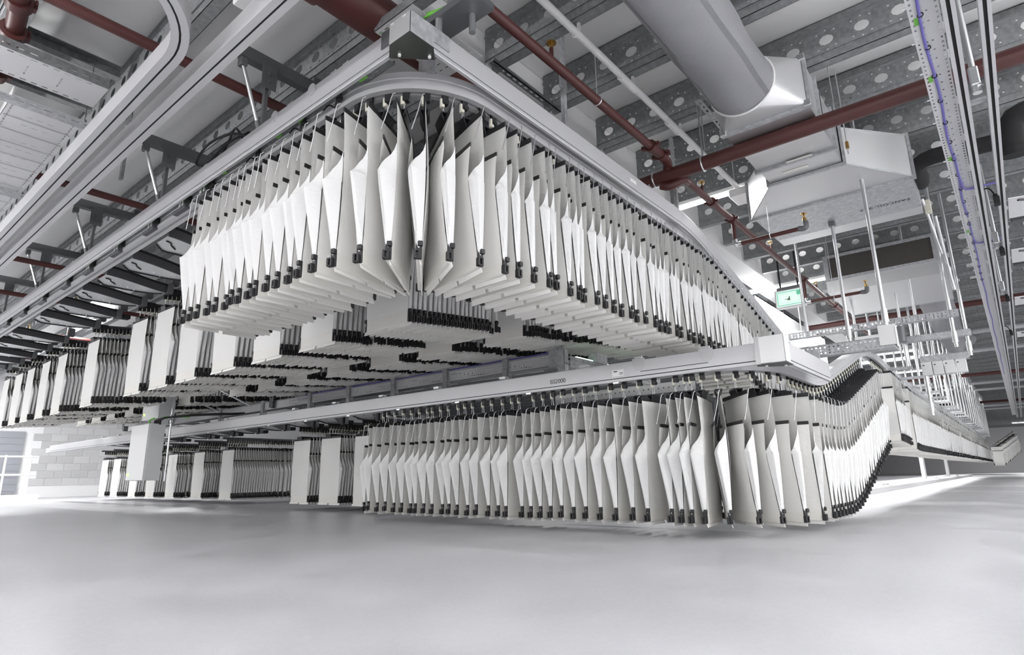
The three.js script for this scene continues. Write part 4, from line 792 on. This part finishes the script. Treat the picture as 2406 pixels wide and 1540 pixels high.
{ // exit sign and the white casing behind
  const cv = document.createElement('canvas'); cv.width = 512; cv.height = 320; const g = cv.getContext('2d');
  g.fillStyle = '#dff3ea'; g.fillRect(0, 0, 512, 320); g.strokeStyle = '#8fd0b8'; g.lineWidth = 22; g.strokeRect(26, 26, 460, 268);
  g.strokeStyle = '#b9e2d2'; g.lineWidth = 10; g.strokeRect(70, 70, 372, 180); g.fillStyle = '#5fb896'; g.fillRect(400, 30, 82, 90);
  g.fillStyle = '#3c5a3a'; g.beginPath(); g.moveTo(200, 190); g.lineTo(245, 150); g.lineTo(262, 150); g.lineTo(268, 205); g.lineTo(240, 205); g.closePath(); g.fill(); g.beginPath(); g.arc(256, 138, 13, 0, 7); g.fill(); g.fillRect(160, 172, 60, 8);
  const tx = new THREE.CanvasTexture(cv); tx.colorSpace = THREE.SRGBColorSpace;
  const m = new THREE.MeshStandardMaterial({ map: tx, roughness: 0.5, emissive: 0xffffff, emissiveMap: tx, emissiveIntensity: 0.25 });
  const t = thing('exit_sign', 'pale green illuminated exit sign hanging beside the sloping rail', 'sign', null, [9.0, 2.84, -2.22]);
  mesh('housing', [rbox(0.10, 0.27, 0.40, 0.01, 0.05, 0, 0)], M.white, t);
  const face = new THREE.Mesh(new THREE.PlaneGeometry(0.36, 0.23).rotateY(-Math.PI / 2).translate(-0.004, 0, 0), m); face.name = 'sign_face'; t.add(face);
  mesh('hanger', [cyl([0.05, 0.13, -0.12], [0.05, 0.92, -0.12], 0.012, 6), cyl([0.05, 0.13, 0.12], [0.05, 0.92, 0.12], 0.012, 6)], M.rubber, t);
  mesh('mount', [rbox(0.06, 0.05, 0.34, 0.01, 0.05, 0.16, 0)], M.steelGrey, t);
  const p = thing('white_casing', 'bright white boxed casing running along behind the sloping rail', 'casing');
  mesh('side_panel', [span(9.0, 13.2, 2.30, 3.0, -2.72, -2.70)], M.white, p); mesh('top_panel', [span(9.0, 13.2, 2.98, 3.0, -3.4, -2.70)], M.white, p);
  for (const x of [10.4, 11.8]) mesh('panel_joint', [span(x, x + 0.012, 2.30, 3.0, -2.70, -2.694)], M.galv, p);
  const l = thing('tube_light', 'bright white tube light low beside the white casing above the lower corner box', 'light', null, [11.0, 2.52, -2.5]);
  mesh('diffuser', [rbox(1.2, 0.05, 0.08, 0.015)], M.lamp, l); mesh('housing', [rbox(1.24, 0.04, 0.10, 0.01, 0, 0.05, 0)], M.white, l); mesh('stem', [cyl([-0.4, 0.06, 0], [-0.4, 1.23, 0], 0.008, 6)], M.zinc, l);
  const L = new THREE.RectAreaLight(0xffffff, LAMP, 1.2, 0.1); L.position.set(11, 2.485, -2.5); L.lookAt(11, 0, -2.5); scene.add(L);
}
{ // perforated tray and twin rails at the right edge
  const hs = []; for (let x = 0.03; x < 8.2; x += 0.046) for (const [f, hx, k] of [[0.1, 0.009, 1], [0.42, 0.007, 2], [0.62, 0.008, 1], [0.9, 0.009, 1]]) if (Math.round(x / 0.046) % k === 0) hs.push([x, 0.125 * f, hx, 0.0045, 0]);
  const t = thing('cable_tray', 'white perforated cable tray with purple cable running away at the right edge', 'cable tray');
  mesh('tray_floor', [frame(plate(8.3, 0.125, 0.002, hs.slice(0, 620), 4), [1.6, 2.6, 0.045], [1, 0, 0], [0, 0, -1])], M.trayWhite, t);
  mesh('tray_floor', [span(9.9, 34, 2.6, 2.602, -0.08, 0.045)], M.trayWhite, t);
  mesh('side_wall', [span(1.6, 34, 2.6, 2.66, -0.082, -0.08)], M.trayWhite, t);
  const pts = []; for (let x = 1.7; x < 6.6; x += 0.25) pts.push([x, 2.587 + 0.006 * Math.sin(x * 9), -0.035 + 0.006 * Math.sin(x * 5)]);
  mesh('cable', [tube(pts, 0.0075, 6), tube([[5.0, 2.587, -0.03], [5.6, 2.58, -0.02], [5.75, 2.585, 0.0], [5.8, 2.6, 0.1], [5.85, 2.62, 0.2]], 0.008, 6), tube([[6.6, 2.587, -0.03], [7.2, 2.58, -0.02], [7.3, 2.585, 0.0], [7.35, 2.6, 0.1], [7.4, 2.62, 0.2]], 0.007, 6), tube([...Array(20)].map((_, i) => [7.2 + i * 0.6, 2.586, -0.03 + 0.005 * Math.sin(i * 2)]), 0.007, 5)], M.purple, t);
  for (let x = 2.0; x < 9; x += 0.31) mesh('cable_tie', [new THREE.TorusGeometry(0.012, 0.003, 5, 10).rotateY(Math.PI / 2).translate(x, 2.588, -0.034)], M.rubber, t);
  for (const x of [3.3, 3.9, 5.1, 6.9]) mesh('green_fitting', [rbox(0.06, 0.004, 0.02, 0.001, x, 2.597, -0.055)], M.green, t);
  for (let x = 2.2; x < 9; x += 0.33) mesh('tray_bolt', [cyl([x, 2.62, -0.083], [x, 2.62, -0.098], 0.006, 6)], M.zinc, t);
  [[0.075, 'pale slotted guide rail beside the perforated tray at the right edge', 0.026], [0.205, 'pale slotted guide rail nearest the right edge of the picture', 0.024]].forEach(([z, l, w]) => {
    const r = thing('guide_rail', l, 'rail'); const path = [[1.2, 2.49, z], [34, 2.49, z]];
    mesh('profile', [sweep([[-w, 0], [-0.008, 0], [-0.008, 0.05], [-w, 0.05]], path), sweep([[0.008, 0], [w, 0], [w, 0.05], [0.008, 0.05]], path), sweep(rect(-w, w, 0.05, 0.055), path)], M.alu, r);
    mesh('slot', [sweep(rect(-0.008, 0.008, 0.012, 0.02), path)], M.rubber, r);
  });
  [[4.05, 'zinc rod with pipe clamp between the twin rails, nearest'], [7.3, 'zinc rod with pipe clamp between the twin rails, second'], [9.4, 'zinc rod with pipe clamp between the twin rails, third']].forEach(([x, l]) => {
    const r = thing('hanger_rod', l, 'rod');
    mesh('rod', [cyl([x, 2.52, 0.14], [x, 3.4, 0.14], 0.016, 12)], M.zinc, r); mesh('clamp', [rbox(0.06, 0.12, 0.05, 0.01, x, 2.6, 0.14), cyl([x, 2.5, 0.14], [x, 2.66, 0.14], 0.024, 10)], M.zinc, r); mesh('foot_plate', [rbox(0.10, 0.012, 0.10, 0.003, x, 3.39, 0.14)], M.steelGrey, r); mesh('cross_bar', [span(x + 0.2, x + 0.24, 2.55, 2.57, 0.06, 0.24)], M.galvLight, r);
  });
  for (const [x, l] of [[5.9, 'white switch deck with dark guide at the right edge, nearer'], [7.4, 'white switch deck with dark guide at the right edge, farther'], [9.6, 'white switch deck at the right edge, third'], [12.2, 'white switch deck at the right edge, fourth']]) {
    const s = thing('switch_unit', l, 'switch unit');
    const sh = new THREE.Shape([[0, 0], [0.5, 0], [0.55, 0.5], [0.25, 0.55], [0.06, 0.3]].map(q => new THREE.Vector2(...q)));
    mesh('deck', [new THREE.ExtrudeGeometry(sh, { depth: 0.008, bevelEnabled: false }).rotateX(Math.PI / 2).translate(x, 2.485, 0.24)], M.trayWhite, s);
    mesh('guide_slot', [tube([[x + 0.06, 2.474, 0.30], [x + 0.10, 2.474, 0.36], [x + 0.2, 2.474, 0.42], [x + 0.3, 2.474, 0.6]], 0.012, 6)], M.armDark, s);
    mesh('sensor', [rbox(0.08, 0.08, 0.04, 0.006, x - 0.06, 2.47, 0.17), tube([[x - 0.06, 2.5, 0.17], [x - 0.1, 2.56, 0.14], [x - 0.02, 2.6, 0.10]], 0.006, 5)], M.rubber, s);
    mesh('drive_arm', [rbox(0.3, 0.05, 0.06, 0.01, x + 0.75, 2.5, 0.5), rbox(0.06, 0.06, 0.5, 0.01, x + 0.62, 2.5, 0.5)], M.armDark, s);
  }
  const b = thing('insulated_pipe', 'thick black insulated pipes with elbows near the right edge', 'pipe');
  mesh('pipe', [tube([[5.75, 3.1, 2.4], [5.75, 3.1, 0.5], [5.75, 3.05, 0.36], [5.80, 2.8, 0.33]], 0.085, 14, 40)], M.blackCloth, b);
  mesh('pipe', [tube([[6.3, 3.15, 2.4], [6.3, 3.15, 0.3], [6.25, 3.15, -0.25], [6.9, 3.2, -0.34]], 0.07, 14, 40)], M.blackCloth, b);
  mesh('collar', [cyl([5.79, 2.84, 0.332], [5.80, 2.78, 0.33], 0.105, 16)], M.rubber, b);
  const g = thing('round_duct', 'galvanised round duct piece at the top right corner', 'duct');
  mesh('tube', [cyl([3.55, 2.95, 0.16], [3.55, 3.4, 0.16], 0.10, 24, 0.085)], M.galvLight, g); mesh('collar', [cyl([3.55, 3.2, 0.16], [3.55, 3.24, 0.16], 0.108, 24)], M.galv, g);
  const u = thing('drain_hose', 'clear hose and white fitting hanging beside the perforated tray', 'hose');
  mesh('hose', [cyl([6.95, 3.05, -0.36], [7.3, 2.55, -0.30], 0.014, 8), cyl([7.4, 3.0, -0.3], [7.9, 2.3, -0.28], 0.016, 8)], M.zinc, u); mesh('fitting', [rbox(0.08, 0.14, 0.06, 0.01, 7.02, 2.98, -0.33)], M.cream, u);
}
{ // support frame over the lower right run
  const strut = (name, label, x, y, z0, z1, h, fine) => { const t = thing(name, label, 'channel'); const L = z1 - z0;
    mesh('side_wall', [frame(fine ? perforated(L, h, [[0.25, 1], [0.5, 2], [0.75, 1]], 0.035, 0.008) : plate(L, h, 0.003), [x, y, z1], [0, 0, -1], [0, 1, 0])], M.galvLight, t);
    mesh('flange', [span(x, x + 0.06, y - 0.002, y + 0.002, z0, z1), span(x, x + 0.06, y + h - 0.002, y + h + 0.002, z0, z1)], M.galvLight, t); return t; };
  const a = strut('strut_channel', 'perforated galvanised cross channel right of the lower corner box, the front one', 5.75, 1.39, -1.70, -0.66, 0.10, true);
  mesh('end_bracket', [rbox(0.012, 0.17, 0.13, 0.004, 5.735, 1.50, -0.70), rbox(0.05, 0.17, 0.012, 0.004, 5.75, 1.48, -0.64)], M.white, a);
  mesh('angle_plate', [rbox(0.012, 0.2, 0.10, 0.004, 5.735, 1.36, -1.28)], M.galvLight, a);
  strut('strut_channel', 'perforated galvanised cross channel behind the front one at right', 7.5, 1.93, -1.92, -0.27, 0.07, true);
  strut('strut_channel', 'galvanised cross channel with serrated edge ending near the cable tray', 8.2, 1.84, -0.92, -0.22, 0.07, false);
  strut('strut_channel', 'galvanised cross channel above four white boxes on the right', 9.0, 1.70, -0.80, -0.30, 0.08, false);
  const rods = [[5.75, -0.70, 1.56, 3.755, 'tall bright zinc rod standing on the white end bracket'], [6.55, -1.12, 1.62, 2.895, 'bright zinc rod below the fan coil underside'], [7.55, -1.72, 1.95, 3.755, 'bright zinc rod beside the exit sign'], [7.55, -0.34, 1.62, 3.755, 'zinc rod with coupling near the perforated tray, left one'], [8.25, -0.26, 1.62, 3.755, 'zinc rod with coupling near the perforated tray, right one'], [9.03, -0.77, 1.05, 3.755, 'zinc rod at the left end of the white box channel']];
  for (const [x, z, y0, y1, l] of rods) { const t = thing('hanger_rod', l, 'rod'); mesh('rod', [cyl([x, y0, z], [x, y1, z], 0.017, 12)], M.zinc, t); mesh('coupling', [cyl([x, y0 + 0.05, z], [x, y0 + 0.16, z], 0.025, 12)], M.zinc, t); mesh('foot_plate', [rbox(0.06, 0.05, 0.06, 0.006, x, y1 - 0.025, z)], M.steelGrey, t); }
  for (let i = 0; i < 4; i++) { const t = thing('junction_box', `white enclosure hanging under the cross channel, ${ord(i + 1)} from the left of four`, 'box'); const z = -0.74 + i * 0.115; mesh('body', [rbox(0.12, 0.16, 0.105, 0.006, 9.02, 1.618, z)], M.boxGrey, t); mesh('print', [box(0.002, 0.012, 0.02, 8.959, 1.66, z - 0.03)], M.print, t); }
  const p = thing('drive_box', 'white drive housing at the crest of the climbing lower rail', 'drive');
  mesh('housing', [rbox(0.5, 0.10, 0.34, 0.015, 8.25, 1.90, -1.15)], M.white, p); mesh('seam', [span(7.995, 7.999, 1.90, 1.906, -1.31, -0.99)], M.armDark, p); mesh('base', [rbox(0.62, 0.03, 0.40, 0.008, 8.3, 1.835, -1.15)], M.plateGrey, p); mesh('motor', [cyl([8.1, 1.84, -0.86], [8.1, 2.02, -0.86], 0.05, 14)], M.steelGrey, p);
}
{ // hangers, floor plinth and posts along the far conveyor
  for (let i = 0, x = 9.6; x < 34; i++, x += 1.15) { const t = thing('conveyor_hanger', `bright pair of hanger rods over the long right-hand row, ${ord(i + 1)} from the head`, 'hanger');
    mesh('rod', [cyl([x, 1.75, -1.0], [x, 3.755, -1.0], 0.018, 8)], M.zinc, t); mesh('rod', [cyl([x, 1.75, -1.55], [x, 3.755, -1.55], 0.018, 8)], M.zinc, t); mesh('cross_bar', [span(x - 0.02, x + 0.02, 1.72, 1.76, -1.6, -0.95)], M.galvLight, t); if (i % 2) mesh('brace', [cyl([x, 1.76, -1.0], [x + 0.9, 2.9, -1.0], 0.012, 6)], M.zinc, t); }
  const k = solo('floor_plinth', 'long white plinth on the floor below the right-hand row', 'plinth', null, [span(10, 38, 0, 0.09, -3.2, -2.1)], M.white);
  [[14.25, 'first'], [23.3, 'second'], [31.0, 'third']].forEach(([x, n]) => { const t = thing('floor_post', `white steel post with base plate on the plinth, ${n} from the viewer`, 'post'); mesh('column', [span(x - 0.18, x + 0.18, 0.09, 1.7, -2.55, -2.45)], M.white, t); mesh('base_plate', [span(x - 0.3, x + 0.3, 0.09, 0.11, -2.62, -2.12)], M.white, t); for (const dx of [-0.2, 0.2]) mesh('bolt', [cyl([x + dx, 0.11, -2.2], [x + dx, 0.14, -2.2], 0.025, 6)], M.plateGrey, t); });
  for (let i = 0, x = 12; x < 40; i++, x += 3.2) { const t = thing('cross_pipe', `distant pipe crossing under the far ceiling at right, ${ord(i + 1)} from the viewer`, 'pipe'); mesh('pipe', [cyl([x, 3.0 + 0.1 * (i % 3), -3], [x, 3.0 + 0.1 * (i % 3), 6], 0.05, 8)], i % 3 ? M.galvLight : M.red, t); }
}
renderer.render(scene, camera);
